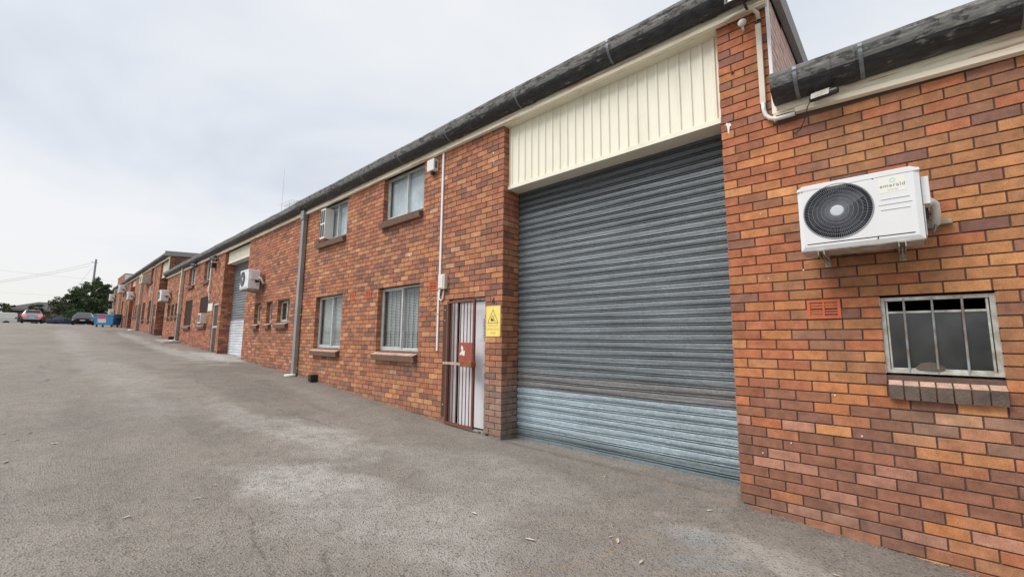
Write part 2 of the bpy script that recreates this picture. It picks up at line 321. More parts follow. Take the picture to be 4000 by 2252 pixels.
# ---------------------------------------------------------------- ground profile
GX = np.array([12, 6, 1.4, 0, -4.2, -9.9, -14.65, -17.6, -28.7, -37, -44.8, -55, -62, -82, -100, -140, -165, -1500])
GZ = np.array([-.62, -.30, -.08, 0.0, .165, .52, .757, .87, 1.43, 1.85, 2.17, 2.44, 2.60, 3.08, 3.3, 4.5, 5.0, 5.0])
def g(x): return float(np.interp(-x, -GX, GZ))
def grid_mesh(name, xs, ys, dz, mats, attrs=None):
    X, Y = np.meshgrid(xs, ys, indexing='ij'); Z = np.interp(-X, -GX, GZ) + dz
    if attrs: Z = Z + attrs.pop('_h')(X, Y)
    v = np.stack([X, Y, Z], -1).reshape(-1, 3); ny = len(ys)
    i, j = np.meshgrid(np.arange(len(xs)-1), np.arange(ny-1), indexing='ij'); a = (i*ny+j).ravel()
    f = np.stack([a, a+ny, a+ny+1, a+1], 1)
    me = bpy.data.meshes.new(name); me.from_pydata(v.tolist(), [], f.tolist()); me.materials.append(mats)
    if attrs:
        for k, fn in attrs.items():
            at = me.attributes.new(k, 'FLOAT', 'POINT'); at.data.foreach_set('value', fn(X, Y).astype(np.float32).ravel())
    me.polygons.foreach_set('use_smooth', np.ones(len(me.polygons), dtype=bool))
    o = bpy.data.objects.new(name, me); COL.objects.link(o); return o
_nt = rng.random((64, 64))
def vnoise(X, Y, s, seed=0):
    x = X*s+seed*7.3+100; y = Y*s+seed*3.1+100; xi = np.floor(x).astype(int); yi = np.floor(y).astype(int); fx = x-xi; fy = y-yi
    fx = fx*fx*(3-2*fx); fy = fy*fy*(3-2*fy); T = lambda a, b: _nt[a % 64, b % 64]
    return (T(xi, yi)*(1-fx)+T(xi+1, yi)*fx)*(1-fy)+(T(xi, yi+1)*(1-fx)+T(xi+1, yi+1)*fx)*fy
def fbm(X, Y, s, seed=0): return sum(vnoise(X, Y, s*2**k, seed+k)*0.5**k for k in range(4))/1.875
def blob(X, Y, cx, cy, rx, ry, rot=0, seed=0, sc_=1.6):
    c, s = math.cos(rot), math.sin(rot); dx = (X-cx)*c+(Y-cy)*s; dy = -(X-cx)*s+(Y-cy)*c
    d = np.sqrt((dx/rx)**2+(dy/ry)**2) + (fbm(X, Y, sc_/min(rx, ry)*0.8, seed)-0.5)*1.4
    return np.clip(1.25-d, 0, 1)
def pale(X, Y):
    m = 0
    for i, (cx, cy, rx, ry, a, rot) in enumerate([(-3.2, -2.6, .9, .4, .75, .3), (-4.6, -1.9, 1.2, .45, .65, .2), (-6.4, -2.3, 1.3, .25, .45, 0), (-1.9, -2.35, 1.3, .5, .45, .3),
            (-16.3, -.35, 2.2, .55, 1.0, 0), (-19.5, -1.1, 5.5, .35, .65, .03), (-2.2, -1.2, 1.2, .5, .3, 0), (-29.6, -1.2, 6, .35, .6, 0), (-30, -3.5, 10, .5, .35, 0), (-.2, -2.4, .8, .35, .3, .4), (-12, -3.2, 5, .5, .3, .05), (.5, -.9, .8, .18, .5, -.1)]):
        m = np.maximum(m, a*np.clip(blob(X, Y, cx, cy, rx, ry, rot, i)*1.6, 0, 1))
    return m
def darkm(X, Y):
    m = 0.55*np.clip(1-np.abs(Y+0.05-0.3*(fbm(X, Y, 1.2, 9)-.5))/0.55, 0, 1)*(X < -4.5)+0.45*np.clip(1-np.abs(Y+0.0)/0.6, 0, 1)*(X > 0.0)
    for i, (cx, cy, rx, ry, a) in enumerate([(-10, -1.5, 4, .7, .5), (-13, -.7, 3, .7, .5), (-24, -1.4, 4.5, .9, .6), (-35, -1.2, 5, .8, .6), (-.2, -.3, 1.2, .5, .35), (-7.5, -2.9, 2.0, .25, .35), (-5.6, -3.9, 3, .3, .2), (-1.2, -4.0, 1.0, .8, .35), (-40, -4, 3, .8, .3)]):
        m = np.maximum(m, a*np.clip(blob(X, Y, cx, cy, rx, ry, 0, 20+i)*1.5, 0, 1))
    for i in range(9):       # tyre-polished streaks and cracks running down the yard
        r_ = random.Random(90+i); y0 = r_.uniform(-4.6, -.9); x0 = r_.uniform(-16, 1); L_ = r_.uniform(1.2, 6); w_ = r_.choice((.012, .02, .09, .16)); sl_ = r_.uniform(-.12, .12)
        d = np.abs(Y-(y0+(X-x0)*sl_+(fbm(X, Y, .9, 60+i)-.5)*.5+(fbm(X, Y, 6, 70+i)-.5)*.05)); m = np.maximum(m, (.75 if w_ < .03 else .3)*np.clip(1.4-d/w_, 0, 1)*(np.abs(X-x0) < L_/2)*(fbm(X, Y, 2.5, 80+i) > .42))
    m = np.maximum(m, .8*np.clip(1-np.abs(Y+.0)/.09, 0, 1)*np.clip(fbm(X, Y, 4, 15)*2, 0, 1))
    return m
def bluep(X, Y): return np.maximum(0.7*np.clip(blob(X, Y, -.05, -.95, .22, .16, .3, 40)*1.6, 0, 1), 0.5*np.clip(blob(X, Y, .12, -1.25, .3, .12, .6, 41)*1.6, 0, 1))
def moss(X, Y):
    m = 0
    for (ax, ay, bx, by, wd) in [(-.62, -2.15, -.40, -1.75, .02), (-.40, -1.75, -.42, -1.35, .018), (-.42, -1.35, -.3, -1.1, .018), (-1.6, -.15, -.05, -.12, .035), (-.05, -.12, .1, .0, .05), (-2.6, .2, -1.6, -.15, .02), (-1.0, -2.9, -.62, -2.15, .015)]:
        dx, dy = bx-ax, by-ay; t = np.clip(((X-ax)*dx+(Y-ay)*dy)/(dx*dx+dy*dy), 0, 1)
        d = np.hypot(X-ax-t*dx+(fbm(X, Y, 5, 3)-.5)*.10, Y-ay-t*dy+(fbm(X, Y, 5, 5)-.5)*.10)
        m = np.maximum(m, np.clip(1.3-d/wd, 0, 1)*(fbm(X, Y, 6, 8) > .42))
    m = np.maximum(m, 0.9*np.clip(blob(X, Y, -.85, -.02, .09, .035, 0, 50)*1.8, 0, 1)); m = np.maximum(m, 0.9*np.clip(blob(X, Y, -.62, -.05, .1, .03, 0, 51)*1.8, 0, 1))
    # weeds and dirt gathered along the foot of the wall
    m = np.maximum(m, 0.55*np.clip(1-np.abs(Y+.03)/.07, 0, 1)*(X > .45)*np.clip(fbm(X, Y, 3, 12)*3-1.2, 0, 1))
    return m
def asphalt_mat():
    m = bpy.data.materials.new('asphalt'); m.use_nodes = True; nt = m.node_tree; b = nt.nodes['Principled BSDF']
    tc = N(nt, 'ShaderNodeTexCoord'); L = nt.links.new
    def noise(scale, detail=4, rough=.6, stretch=None):
        n = N(nt, 'ShaderNodeTexNoise'); n.inputs['Scale'].default_value = scale; n.inputs['Detail'].default_value = detail; n.inputs['Roughness'].default_value = rough
        if stretch:
            mp = N(nt, 'ShaderNodeMapping'); mp.inputs['Scale'].default_value = stretch; L(tc.outputs['Object'], mp.inputs[0]); L(mp.outputs[0], n.inputs['Vector'])
        else: L(tc.outputs['Object'], n.inputs['Vector'])
        return n.outputs['Fac']
    def mr(v, a, b_, c, d):
        r = N(nt, 'ShaderNodeMapRange'); L(v, r.inputs['Value'])
        for k, q in zip(('From Min', 'From Max', 'To Min', 'To Max'), (a, b_, c, d)): r.inputs[k].default_value = q
        return r.outputs[0]
    def mixc(f, A, B):
        x = N(nt, 'ShaderNodeMix', data_type='RGBA'); L(f, x.inputs[0])
        for s, v in ((6, A), (7, B)):
            if isinstance(v, tuple): x.inputs[s].default_value = (*v, 1)
            else: L(v, x.inputs[s])
        return x.outputs[2]
    def mul(a, b_):
        x = N(nt, 'ShaderNodeMath', operation='MULTIPLY'); L(a, x.inputs[0])
        if isinstance(b_, float): x.inputs[1].default_value = b_
        else: L(b_, x.inputs[1])
        return x.outputs[0]
    base = mixc(mr(noise(0.45, 6), .35, .65, 0, 1), (0.285, 0.258, 0.230), (0.380, 0.340, 0.296))
    base = mixc(mr(noise(2.4, 6, .7), .4, .7, 0, .6), base, (0.20, 0.178, 0.157))
    base = mixc(mr(noise(1.2, 5, .6, (.25, 1.6, 1)), .5, .72, 0, .35), base, (0.34, 0.315, 0.29))
    def at(n):
        a = N(nt, 'ShaderNodeAttribute', attribute_name=n); return a.outputs['Fac']
    pn = mr(noise(7, 7, .75), .32, .62, .15, 1.0)
    base = mixc(mul(at('dark'), mr(noise(5, 6), .3, .6, .4, 1)), base, (0.115, 0.103, 0.094))
    base = mixc(mr(noise(9, 7, .78), .45, .70, 0, .5), base, (0.18, 0.16, 0.142))
    base = mixc(mr(noise(23, 4, .7), .55, .75, 0, .5), base, (0.44, 0.39, 0.33))
    base = mixc(mul(at('pale'), pn), base, (0.64, 0.62, 0.59))
    base = mixc(mul(at('blue'), pn), base, (0.33, 0.37, 0.40))
    # aggregate: pale and dark stones
    vo = N(nt, 'ShaderNodeTexVoronoi'); vo.inputs['Scale'].default_value = 85; L(tc.outputs['Object'], vo.inputs['Vector'])
    scc = N(nt, 'ShaderNodeSeparateColor'); L(vo.outputs['Color'], scc.inputs[0])
    base = mixc(mr(scc.outputs[0], .80, 1.0, 0, .55), base, (0.46, 0.39, 0.31))
    base = mixc(mr(scc.outputs[1], .72, 1.0, 0, .75), base, (0.09, 0.082, 0.075))
    fine = noise(230, 3, .7)
    base = mixc(mr(fine, .35, .6, .5, 0), base, (0.09, 0.082, 0.075))
    base = mixc(mul(at('moss'), mr(noise(45, 5), .38, .62, .0, .5)), base, (0.40, 0.26, 0.13))
    L(base, b.inputs['Base Color']); b.inputs['Roughness'].default_value = 0.85; b.inputs['Specular IOR Level'].default_value = 0.3
    ad = N(nt, 'ShaderNodeMath', operation='ADD'); L(vo.outputs['Distance'], ad.inputs[0]); L(noise(60, 5, .7), ad.inputs[1])
    bu = N(nt, 'ShaderNodeBump'); bu.inputs['Strength'].default_value = 0.75; bu.inputs['Distance'].default_value = 0.012; L(ad.outputs[0], bu.inputs['Height']); L(bu.outputs[0], b.inputs['Normal'])
    return m
M_asph = asphalt_mat()
M_soil = mat('soil_grass', (0.06, 0.075, 0.03), 0.95, noise=(0.4, 0.9, 6), color2=(0.13, 0.11, 0.07))
gr = grid_mesh('ground', np.concatenate([-np.linspace(-1500, 200, 30)[:0], np.array([1500, 300, 60, 12, 6, 1.4, 0, -4.2, -9.9, -14.65, -17.6, -28.7, -37, -44.8, -55, -62, -82, -100, -140, -165, -400, -1500])]), np.array([-1500, -200, -40, -10, 0, 10, 40, 200, 1500.]), -0.09, M_soil)
tag(gr, kind='structure')
def hgt(X, Y): return np.clip((Y+.45)/.75, 0, 1)*(.080-np.interp(-np.asarray(X, float), -GX, GZ))*np.clip((np.asarray(X)+3.15)/.12, 0, 1)*np.clip((.10-np.asarray(X))/.12, 0, 1)+(fbm(X, Y, 0.8, 31)-.5)*0.02+(fbm(X, Y, 4, 33)-.5)*0.012
xs = np.concatenate([np.arange(12, 3, -.5), np.arange(3, 1.5, -.05), np.arange(1.5, -3.4, -.022), np.arange(-3.4, -9, -.05), np.arange(-9, -22, -.12), np.arange(-22, -60, -.5), np.arange(-60, -131, -2.)])
ys = np.concatenate([np.arange(-22, -7, 1.), np.arange(-7, -5, .15), np.arange(-5, -3.4, .05), np.arange(-3.4, .4, .022), np.array([.45]), np.array([0.6, 1.0, 3, 14])])
asph = grid_mesh('asphalt_yard', xs, ys, 0.004, M_asph, {'_h': hgt, 'pale': pale, 'dark': darkm, 'blue': bluep, 'moss': moss})
tag(asph, kind='structure')

# ---------------------------------------------------------------- brick walls
K0 = 54.4; RH = 0.086; ZO = 0.02
WL = lambda k: (K0-k)*RH+ZO
PAL = [((0.150, 0.080, 0.070), .09), ((0.115, 0.068, 0.066), .05), ((0.230, 0.100, 0.062), .14), ((0.330, 0.110, 0.055), .17), ((0.400, 0.140, 0.060), .20), ((0.460, 0.185, 0.070), .17), ((0.400, 0.185, 0.080), .10), ((0.540, 0.260, 0.105), .06), ((0.520, 0.300, 0.170), .02)]
PALO = [((0.270, 0.135, 0.068), .30), ((0.340, 0.165, 0.070), .26), ((0.430, 0.205, 0.085), .14), ((0.370, 0.125, 0.060), .16), ((0.200, 0.105, 0.075), .08), ((0.100, 0.062, 0.066), .03), ((0.50, 0.25, 0.10), .04)]
PALP = [((0.160, 0.080, 0.062), .3), ((0.210, 0.095, 0.070), .3), ((0.120, 0.070, 0.065), .16), ((0.34, 0.14, 0.075), .12), ((0.38, 0.20, 0.15), .12)]
PALR = [((0.34, 0.11, 0.055), .3), ((0.40, 0.13, 0.06), .25), ((0.26, 0.09, 0.055), .2), ((0.46, 0.18, 0.07), .15), ((0.16, 0.08, 0.07), .1)]
def pick(P):
    t = random.random()*sum(w for _, w in P)
    for c, w_ in P:
        t -= w_
        if t <= 0: return c
    return P[-1][0]
def brick_col(x, y, z):
    P = PAL
    if x > -.1:
        if z > 1.2 and random.random() < min(1, max(0, (x-.25)/.8)): P = PALO
        elif z < .75 and x < 1.1: P = PALP
        elif z < 1.1 and random.random() < .5: P = PALP
        elif z > 3.3: P = PALR
        elif x < .5: P = PALR if random.random() < .5 else PAL
    elif z > g(x)+3.2 and random.random() < .5: P = PALR
    c = np.array(pick(P)); c = (c*.68+np.array((.375, .160, .078))*.32)*np.array((1.20, 1.17, 1.14))*(0.9+0.2*random.random())
    if -3.5 < x < -2.9 and z < 1.15:       # scuffed, cement-greyed pillar foot
        k = min(1, (1.25-z)/.6)*(.8 if y > .02 else .6); c = c*(1-k)+np.array((0.235, 0.20, 0.18))*k*(0.9+0.2*random.random())
    if -3.05 < x < -2.9 and y > .02: c = c*.9  # shade of the pillar's recess face put into its brick colour
    if x >= .44 and y > .02: c = c*.15+np.array((.78, .54, .46))*.85  # pinkish gable side bricks, also lightened to make up for missing sun
    if x < -3: L_ = c.mean(); c = c*.86+np.array((L_*1.12, L_*.95, L_*.93))*.14
    if x < -10: c = c*np.array((1.0, .95, .97))
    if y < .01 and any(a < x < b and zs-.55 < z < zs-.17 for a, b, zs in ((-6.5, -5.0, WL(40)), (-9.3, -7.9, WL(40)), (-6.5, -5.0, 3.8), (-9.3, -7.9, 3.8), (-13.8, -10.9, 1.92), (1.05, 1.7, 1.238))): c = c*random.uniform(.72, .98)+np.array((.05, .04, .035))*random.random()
    if 1.15 < x < 1.75 and .72 < z < 1.0: c = c*.7+np.array((.42, .27, .18))*.3
    if z < g(x)+.16: c = c*.72+np.array((.17, .14, .12))*.25
    if x < -14 and z < g(x)+.9: c = c*np.array((.97, .9, .95))
    return (*np.clip(c, 0, 1), 1)
def sub_intervals(a, b, holes):
    iv = [(a, b)]
    for h0, h1 in holes:
        nv = []
        for p, q in iv:
            if h1 <= p or h0 >= q: nv.append((p, q)); continue
            if h0 > p: nv.append((p, h0))
            if h1 < q: nv.append((h1, q))
        iv = nv
    return iv
DROP = lambda H: [(a, b, c-.172 if c > .3 and b-a > .3 else c, d) for a, b, c, d in H]
def bricks(mb, O, U, Nn, u0, u1, z0, z1, holes=(), anchor=0.0, flip=0, zoff=0.0, keep=None, ztop=None):
    """single stretcher-bond leaf: every brick a box proud of the mortar; O origin, U along, Nn outward"""
    O = Vector(O); U = Vector(U); Nn = Vector(Nn); kmax = int(math.ceil(K0-(z0-zoff)/RH))+1; kmin = int(math.floor(K0-(z1-zoff)/RH))
    for k in range(kmin, kmax+1):
        zb = (K0-k)*RH+zoff; zm = zb+RH/2
        if zm > z1 or zb+RH < z0: continue
        ph = 0.12 if (k+flip) % 2 == 0 else 0.0
        for (a, b) in sub_intervals(u0, u1, [(h[0], h[1]) for h in holes if h[2] < zm < h[3]]):
            n0 = int(math.floor((a-anchor-ph)/0.24)); n1 = int(math.ceil((b-anchor-ph)/0.24))
            for n in range(n0, n1+1):
                p = anchor+ph+n*0.24; q = p+0.24
                if keep and not keep((p+q)/2, zm): continue
                p2, q2 = max(p+.005, a), min(q-.005, b)
                if q2-p2 < 0.03: continue
                t1 = zb+RH-.005; t0 = zb+.005
                if ztop:
                    if zm > ztop((p2+q2)/2): continue
                d = random.uniform(-.0015, .0015); j = [random.uniform(-.0022, .0022) for _ in range(4)]
                P = O+U*((p2+q2)/2)
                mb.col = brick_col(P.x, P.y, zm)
                F = lambda u, z, dd: (O+U*u+Nn*dd+Vector((0, 0, z)))
                e = .0022
                vs = [F(p2+e, t0+e+j[0], d), F(q2-e, t0+e+j[1], d), F(q2-e, t1-e+j[2], d), F(p2+e, t1-e+j[3], d),
                      F(p2, t0, d-e), F(q2, t0, d-e), F(q2, t1, d-e), F(p2, t1, d-e),
                      F(p2, t0, -.014), F(q2, t0, -.014), F(q2, t1, -.014), F(p2, t1, -.014)]
                fs = [(0, 1, 2, 3)]+[(4+i, 4+(i+1) % 4, (i+1) % 4, i) for i in range(4)]+[(8+i, 8+(i+1) % 4, 4+(i+1) % 4, 4+i) for i in range(4)]
                mb.add(vs, fs, 0)
                mb.col = None if False else mb.col
def core(mb, u0, u1, z0, z1, holes, y0=.010, y1=.25):
    """mortar body of a wall standing along x at y=0, openings cut right through"""
    mb.col = (0.1, 0.08, 0.07, 1)
    H = [(a-.008, b+.008, c-.008, d+.008) for a, b, c, d in holes]
    us = sorted(set([u0, u1]+[min(max(v, u0), u1) for h in H for v in h[:2]])); zs = sorted(set([z0, z1]+[min(max(v, z0), z1) for h in H for v in h[2:]]))
    def solid(i, j):
        if i < 0 or j < 0 or i >= len(us)-1 or j >= len(zs)-1: return False
        um, zm = (us[i]+us[i+1])/2, (zs[j]+zs[j+1])/2
        return not any(h[0] < um < h[1] and h[2] < zm < h[3] for h in H)
    for i in range(len(us)-1):
        for j in range(len(zs)-1):
            if not solid(i, j): continue
            a, b, c, d = us[i], us[i+1], zs[j], zs[j+1]
            mb.add([(a, y0, c), (b, y0, c), (b, y0, d), (a, y0, d)], [(0, 1, 2, 3)], 1); mb.add([(a, y1, c), (b, y1, c), (b, y1, d), (a, y1, d)], [(3, 2, 1, 0)], 1)
            if not solid(i-1, j): mb.add([(a, y0, c), (a, y1, c), (a, y1, d), (a, y0, d)], [(3, 2, 1, 0)], 1)
            if not solid(i+1, j): mb.add([(b, y0, c), (b, y1, c), (b, y1, d), (b, y0, d)], [(0, 1, 2, 3)], 1)
            if not solid(i, j-1): mb.add([(a, y0, c), (b, y0, c), (b, y1, c), (a, y1, c)], [(3, 2, 1, 0)], 1)
            if not solid(i, j+1): mb.add([(a, y0, d), (b, y0, d), (b, y1, d), (a, y1, d)], [(0, 1, 2, 3)], 1)

def reveals(mb, h, depth, left=True, right=True, zoff=0, zlo=None, top=False):
    a, b, z0, z1 = h; z0 = zlo if zlo is not None else z0
    if left: bricks(mb, (a, 0, 0), (0, 1, 0), (1, 0, 0), .012, depth, z0, z1, anchor=0.0, flip=1, zoff=zoff)      # left jamb, faces +x
    if right: bricks(mb, (b, 0, 0), (0, 1, 0), (-1, 0, 0), .012, depth, z0, z1, anchor=0.0, flip=1, zoff=zoff)
    if depth > .26:
        mb.col = (0.1, 0.08, 0.07, 1)
        mb.box(a-.24, a-.008, .25, depth+.1, z0-.1, z1, 1); mb.box(b+.008, b+.24, .25, depth+.1, z0-.1, z1, 1)

# ---------------------------------------------------------------- windows, vents, doors, rollers
def sill(x0, x1, z, parent, drop=.172, n=None, proj=.105, front=None):
    n = n or max(2, round((x1-x0)/RH)); w_ = (x1-x0)/n; mb = MB(); ang = math.atan2(.055, .175)
    for i in range(n):
        j = random.uniform(-.002, .002); a, b = x0+i*w_+.005, x0+(i+1)*w_-.005
        top_in = (.10, z-.004+j); top_out = (-proj+j, z-.075+j); dn = (-.012+.02, -.105)
        bo = (top_out[0]+.018, top_out[1]-.105); bi = (.06, z-.15)
        c = np.array((0.56, 0.36, 0.27))*random.uniform(.85, 1.10); mb.col = (*c, 1)
        mb.prism([top_in, top_out, bo, bi], a, b, 'x', 0)
        k = len(mb.f)
        # front (outer) face carries the grime
        for fi in range(k-6, k):
            f = mb.f[fi]; ys_ = [mb.v[q][1] for q in f]; zz = [mb.v[q][2] for q in f]
            if max(ys_) < -.03: mb.m[fi] = 1
    mb.col = (0.1, 0.08, 0.07, 1); mb.prism([(.10, z-.012), (-proj+.012, z-.083), (-proj+.030, z-.168), (.06, z-.158)], x0+.001, x1-.001, 'x', 2)
    return mb.build('sill', [M_brick, front or M_sillbrown, M_mortar], parent)
M_sillbrown = mat('brown_brick_end', (0.20, 0.12, 0.085), 0.9, noise=(12, .9, 6), color2=(0.12, 0.085, 0.07), bump=(80, .5))
M_sillfront = mat('sooty_brick_end', (0.105, 0.082, 0.068), 0.9, noise=(12, .9, 6), color2=(0.19, 0.14, 0.11), bump=(80, .5))
def window(parent, x0, x1, z0, z1, style='slide', y=.10, lab=None, mull=.5, frame=None):
    """aluminium window; the frame mesh is the part, panes, blind and bars its sub-parts"""
    fm = frame or M_alu; t = .032; mb = MB()
    mb.box(x0, x0+t, y, y+.06, z0, z1); mb.box(x1-t, x1, y, y+.06, z0, z1); mb.box(x0+t, x1-t, y, y+.06, z0, z0+t); mb.box(x0+t, x1-t, y, y+.06, z1-t, z1)
    xm = x0+(x1-x0)*mull; s = .024
    if style in ('slide', 'curtain', 'slide_bars', 'dark'):
        # sliding sash in front on the left, fixed light behind on the right
        a, b = x0+t, xm+.02
        mb.box(a, a+s, y+.008, y+.03, z0+t, z1-t); mb.box(b-.04, b, y+.008, y+.03, z0+t, z1-t); mb.box(a+s, b-.04, y+.008, y+.03, z0+t, z0+t+.04); mb.box(a+s, b-.04, y+.008, y+.03, z1-t-s, z1-t)
        mb.box(b-.01, b+.012, y+.032, y+.055, z0+t, z1-t); mb.box(b+.012, x1-t, y+.032, y+.055, z0+t, z0+t+.02)
    fr = mb.build('window', fm, parent, bevel=.002, seg=1)
    if lab: fr['label'] = lab
    for (a, b, yy) in ((x0+t, xm, y+.02), (xm, x1-t, y+.045)):
        MB().box(a, b, yy, yy+.004, z0+t, z1-t).build('pane', M_glass, fr)
    if style in ('slide', 'slide_bars'):
        bl = MB(); z = z0+.05
        while z < z1-.05:
            bl.prism([(y+.085, z), (y+.10, z+.022), (y+.102, z+.021), (y+.087, z-.001)], x0+.04, x1-.04, 'x'); z += .03
        bl.build('blind', M_blind, fr)
    if style == 'slide_bars':
        bb = MB(); n = 9
        for i in range(n): bb.tube([(x0+(i+.7)*(x1-x0)/(n+.4), y+.068, z0+.02), (x0+(i+.7)*(x1-x0)/(n+.4), y+.068, z1-.02)], .007, 6)
        bb.build('grille', M_bar_dark, fr)
    if style == 'curtain':
        cu = MB(); n = 60; A = []; B = []
        for i in range(n+1):
            x = x0+.03+(x1-x0-.06)*i/n; yy = y+.085+.012*math.sin(i*1.3)+.006*math.sin(i*3.1); A.append((x, yy, z0+.02)); B.append((x, yy, z1-.02))
        cu.strip(A, B); cu.build('curtain', M_curtain, fr, smooth=True)
    return fr
def screen(parent, x0, x1, z0, z1, y=.02):
    """brown perforated security screen over a window"""
    mb = MB(); t = .035
    mb.box(x0, x0+t, y, y+.03, z0, z1); mb.box(x1-t, x1, y, y+.03, z0, z1); mb.box(x0+t, x1-t, y, y+.03, z0, z0+t); mb.box(x0+t, x1-t, y, y+.03, z1-t, z1)
    nx = int((x1-x0)/.05)
    for i in range(1, nx): xx = x0+i*(x1-x0)/nx; mb.box(xx-.012, xx+.012, y+.008, y+.014, z0+t, z1-t)
    nz_ = int((z1-z0)/.05)
    for i in range(1, nz_): zz = z0+i*(z1-z0)/nz_; mb.box(x0+t, x1-t, y+.0145, y+.018, zz-.012, zz+.012)
    return mb.build('screen', M_screen, parent)
def vent(parent, x0, x1, z0, z1):
    mb = MB(); t = .022; y0, y1 = -.008, .014
    mb.box(x0, x0+t, y0, y1, z0, z1); mb.box(x1-t, x1, y0, y1, z0, z1); mb.box(x0+t, x1-t, y0, y1, z0, z0+t); mb.box(x0+t, x1-t, y0, y1, z1-t, z1)
    n = 5
    for i in range(n-1):
        zz = z0+t+(z1-z0-2*t)*(i+1)/n; mb.box(x0+t, x1-t, y0+.003, y0+.009, zz-.0045, zz+.0045)
    mb.box((x0+x1)/2-.007, (x0+x1)/2+.007, y0+.001, y1-.001, z0+t, z1-t)
    o = mb.build('vent', M_vent, parent)
    MB().box(x0+t, x1-t, .0145, .018, z0+t, z1-t).build('backing', M_dark, o)
    return o
def roller(parent, x0, x1, z0, z1, y, m, pitch=.095):
    A = []; n = int((z1-z0)/pitch)+1
    prof = [(0, .026), (.085, .026), (.10, .006), (.13, .002), (.19, .002), (.22, .006), (.235, .026), (.34, .026), (.355, .005), (.38, .001), (.55, -.002), (.75, -.003), (.94, -.001), (.985, .003)]
    for i in range(n):
        for t, d in prof:
            z = z0+.055+(i+t)*pitch
            if z < z1: A.append((y+d, z))
    A = [(y-.004, z0+.0), (y-.004, z0+.045), (y+.01, z0+.05)]+A
    mb = MB(); nx = 24; xs_ = [x0+(x1-x0)*i/nx for i in range(nx+1)]
    cols = [[(x, p[0]+.003*math.sin(x*5+p[1]*3)+.004*math.sin(x*2.3+math.floor((p[1]-z0)/pitch)*1.9), p[1]) for p in A] for x in xs_]
    L = len(A); vs = [q for c in cols for q in c]; fs = [(i*L+j, (i+1)*L+j, (i+1)*L+j+1, i*L+j+1) for i in range(nx) for j in range(L-1)]
    mb.add(vs, fs); mb.box(x0, x1, y+.02, y+.03, z0, z1)
    o = mb.build('roller_door', m, parent)
    if x0 > -4:
        for i in range(8): MB().lathe([(0, 0), (.006, .0), (.005, -.003), (0, -.004)], (x0+.2+i*(x1-x0-.4)/7, y-.004, z0+.022), (0, 1, 0), 8).build('bolt', M_blackm, o)
    return o
def panel(parent, x0, x1, z0, z1, y=.10, yb=.34, pitch=.128):
    """ribbed cream cladding over a roller door with folded bottom edge and soffit"""
    mb = MB(); A = []; x = x0; w_ = .018
    zb = z0+.05
    pts = [(x0, y)]; n = int(round((x1-x0)/pitch))
    for i in range(n):
        c = x0+(i+.5)*(x1-x0)/n; pts += [(c-.022, y), (c-.012, y-.015), (c+.012, y-.015), (c+.022, y)]
    pts.append((x1, y))
    mb.strip([(a, b+.01, zb) for a, b in pts], [(a, b+.01, z1) for a, b in pts])
    o = mb.build('ribbed_panel', M_cream, parent)
    m2 = MB(); m2.box(x0, x1, y-.016, y+.012, z0, zb+.004); m2.box(x0, x1, y+.012, yb, z0+.001, z0+.02)
    m2.build('edge_trim', M_cream, o)
    return o
def gutter(parent, x0, x1, zb, zt, yf=-.235, yb=-.05, m=None, straps=(), lip=None, collars=(), sag=.006):
    m = m or M_gutter; lip = lip or M_gutter_lip
    h = zt-zb; prof = []
    for i in range(11):
        a = math.pi*.5*(i/10)*1.0
        prof.append((yb-.03+(yf-yb+.03)*math.sin(a), zb+ (h*.72)*(1-math.cos(a))))
    prof = [(yb, zt-.03), (yb, zb+.01)]+prof+[(yf-.006, zb+h*.80), (yf-.004, zt-.02), (yf+.004, zt-.006), (yf+.018, zt), (yf+.020, zt-.012)]
    nx = max(2, int(abs(x1-x0)/.35)); mb = MB(); L = len(prof)
    xs_ = [x0+(x1-x0)*i/nx for i in range(nx+1)]; dz = [sag*(math.sin(x*1.7)+.6*math.sin(x*4.1+1)) for x in xs_]
    vs = [(x, p, q+d*(1 if j > 1 else 0)) for x, d in zip(xs_, dz) for j, (p, q) in enumerate(prof)]
    fs = []; ms = []
    for i in range(nx):
        for j in range(L-1): fs.append((i*L+j, i*L+j+1, (i+1)*L+j+1, (i+1)*L+j)); ms.append(1 if j >= 9 else 0)
    b = len(mb.f); mb.add(vs, fs); mb.m[b:] = ms
    mb.add([(x1, p, q) for p, q in prof[:-2]], [tuple(range(L-2))], 0); mb.add([(x0, p, q) for p, q in prof[:-2]], [tuple(reversed(range(L-2)))], 0)
    mb.box(x0+.01, x1-.01, yf+.03, yb-.002, zt-.06, zt-.05, 0)
    o = mb.build('gutter', [m, lip], parent, smooth=False)
    for c0, c1 in collars:
        mc = MB(); pr2 = [((p-(-.14))*1.05-.14, (q-(zb+zt)/2)*1.05+(zb+zt)/2) for p, q in prof[1:-3]]
        mc.strip([(c0, p, q) for p, q in pr2], [(c1, p, q) for p, q in pr2]); mc.m = [1 if k >= 8 else 0 for k in range(len(mc.m))]; mc.build('joint_sleeve', [m, lip], o)
    for s in straps:
        ms_ = MB(); pr2 = [((p-(-.14))*1.035-.14, (q-(zb+zt)/2)*1.035+(zb+zt)/2) for p, q in prof[1:-3]]
        ms_.strip([(s, p, q) for p, q in pr2], [(s+.028, p, q) for p, q in pr2]); ms_.build('bracket', M_strap, o)
    return o
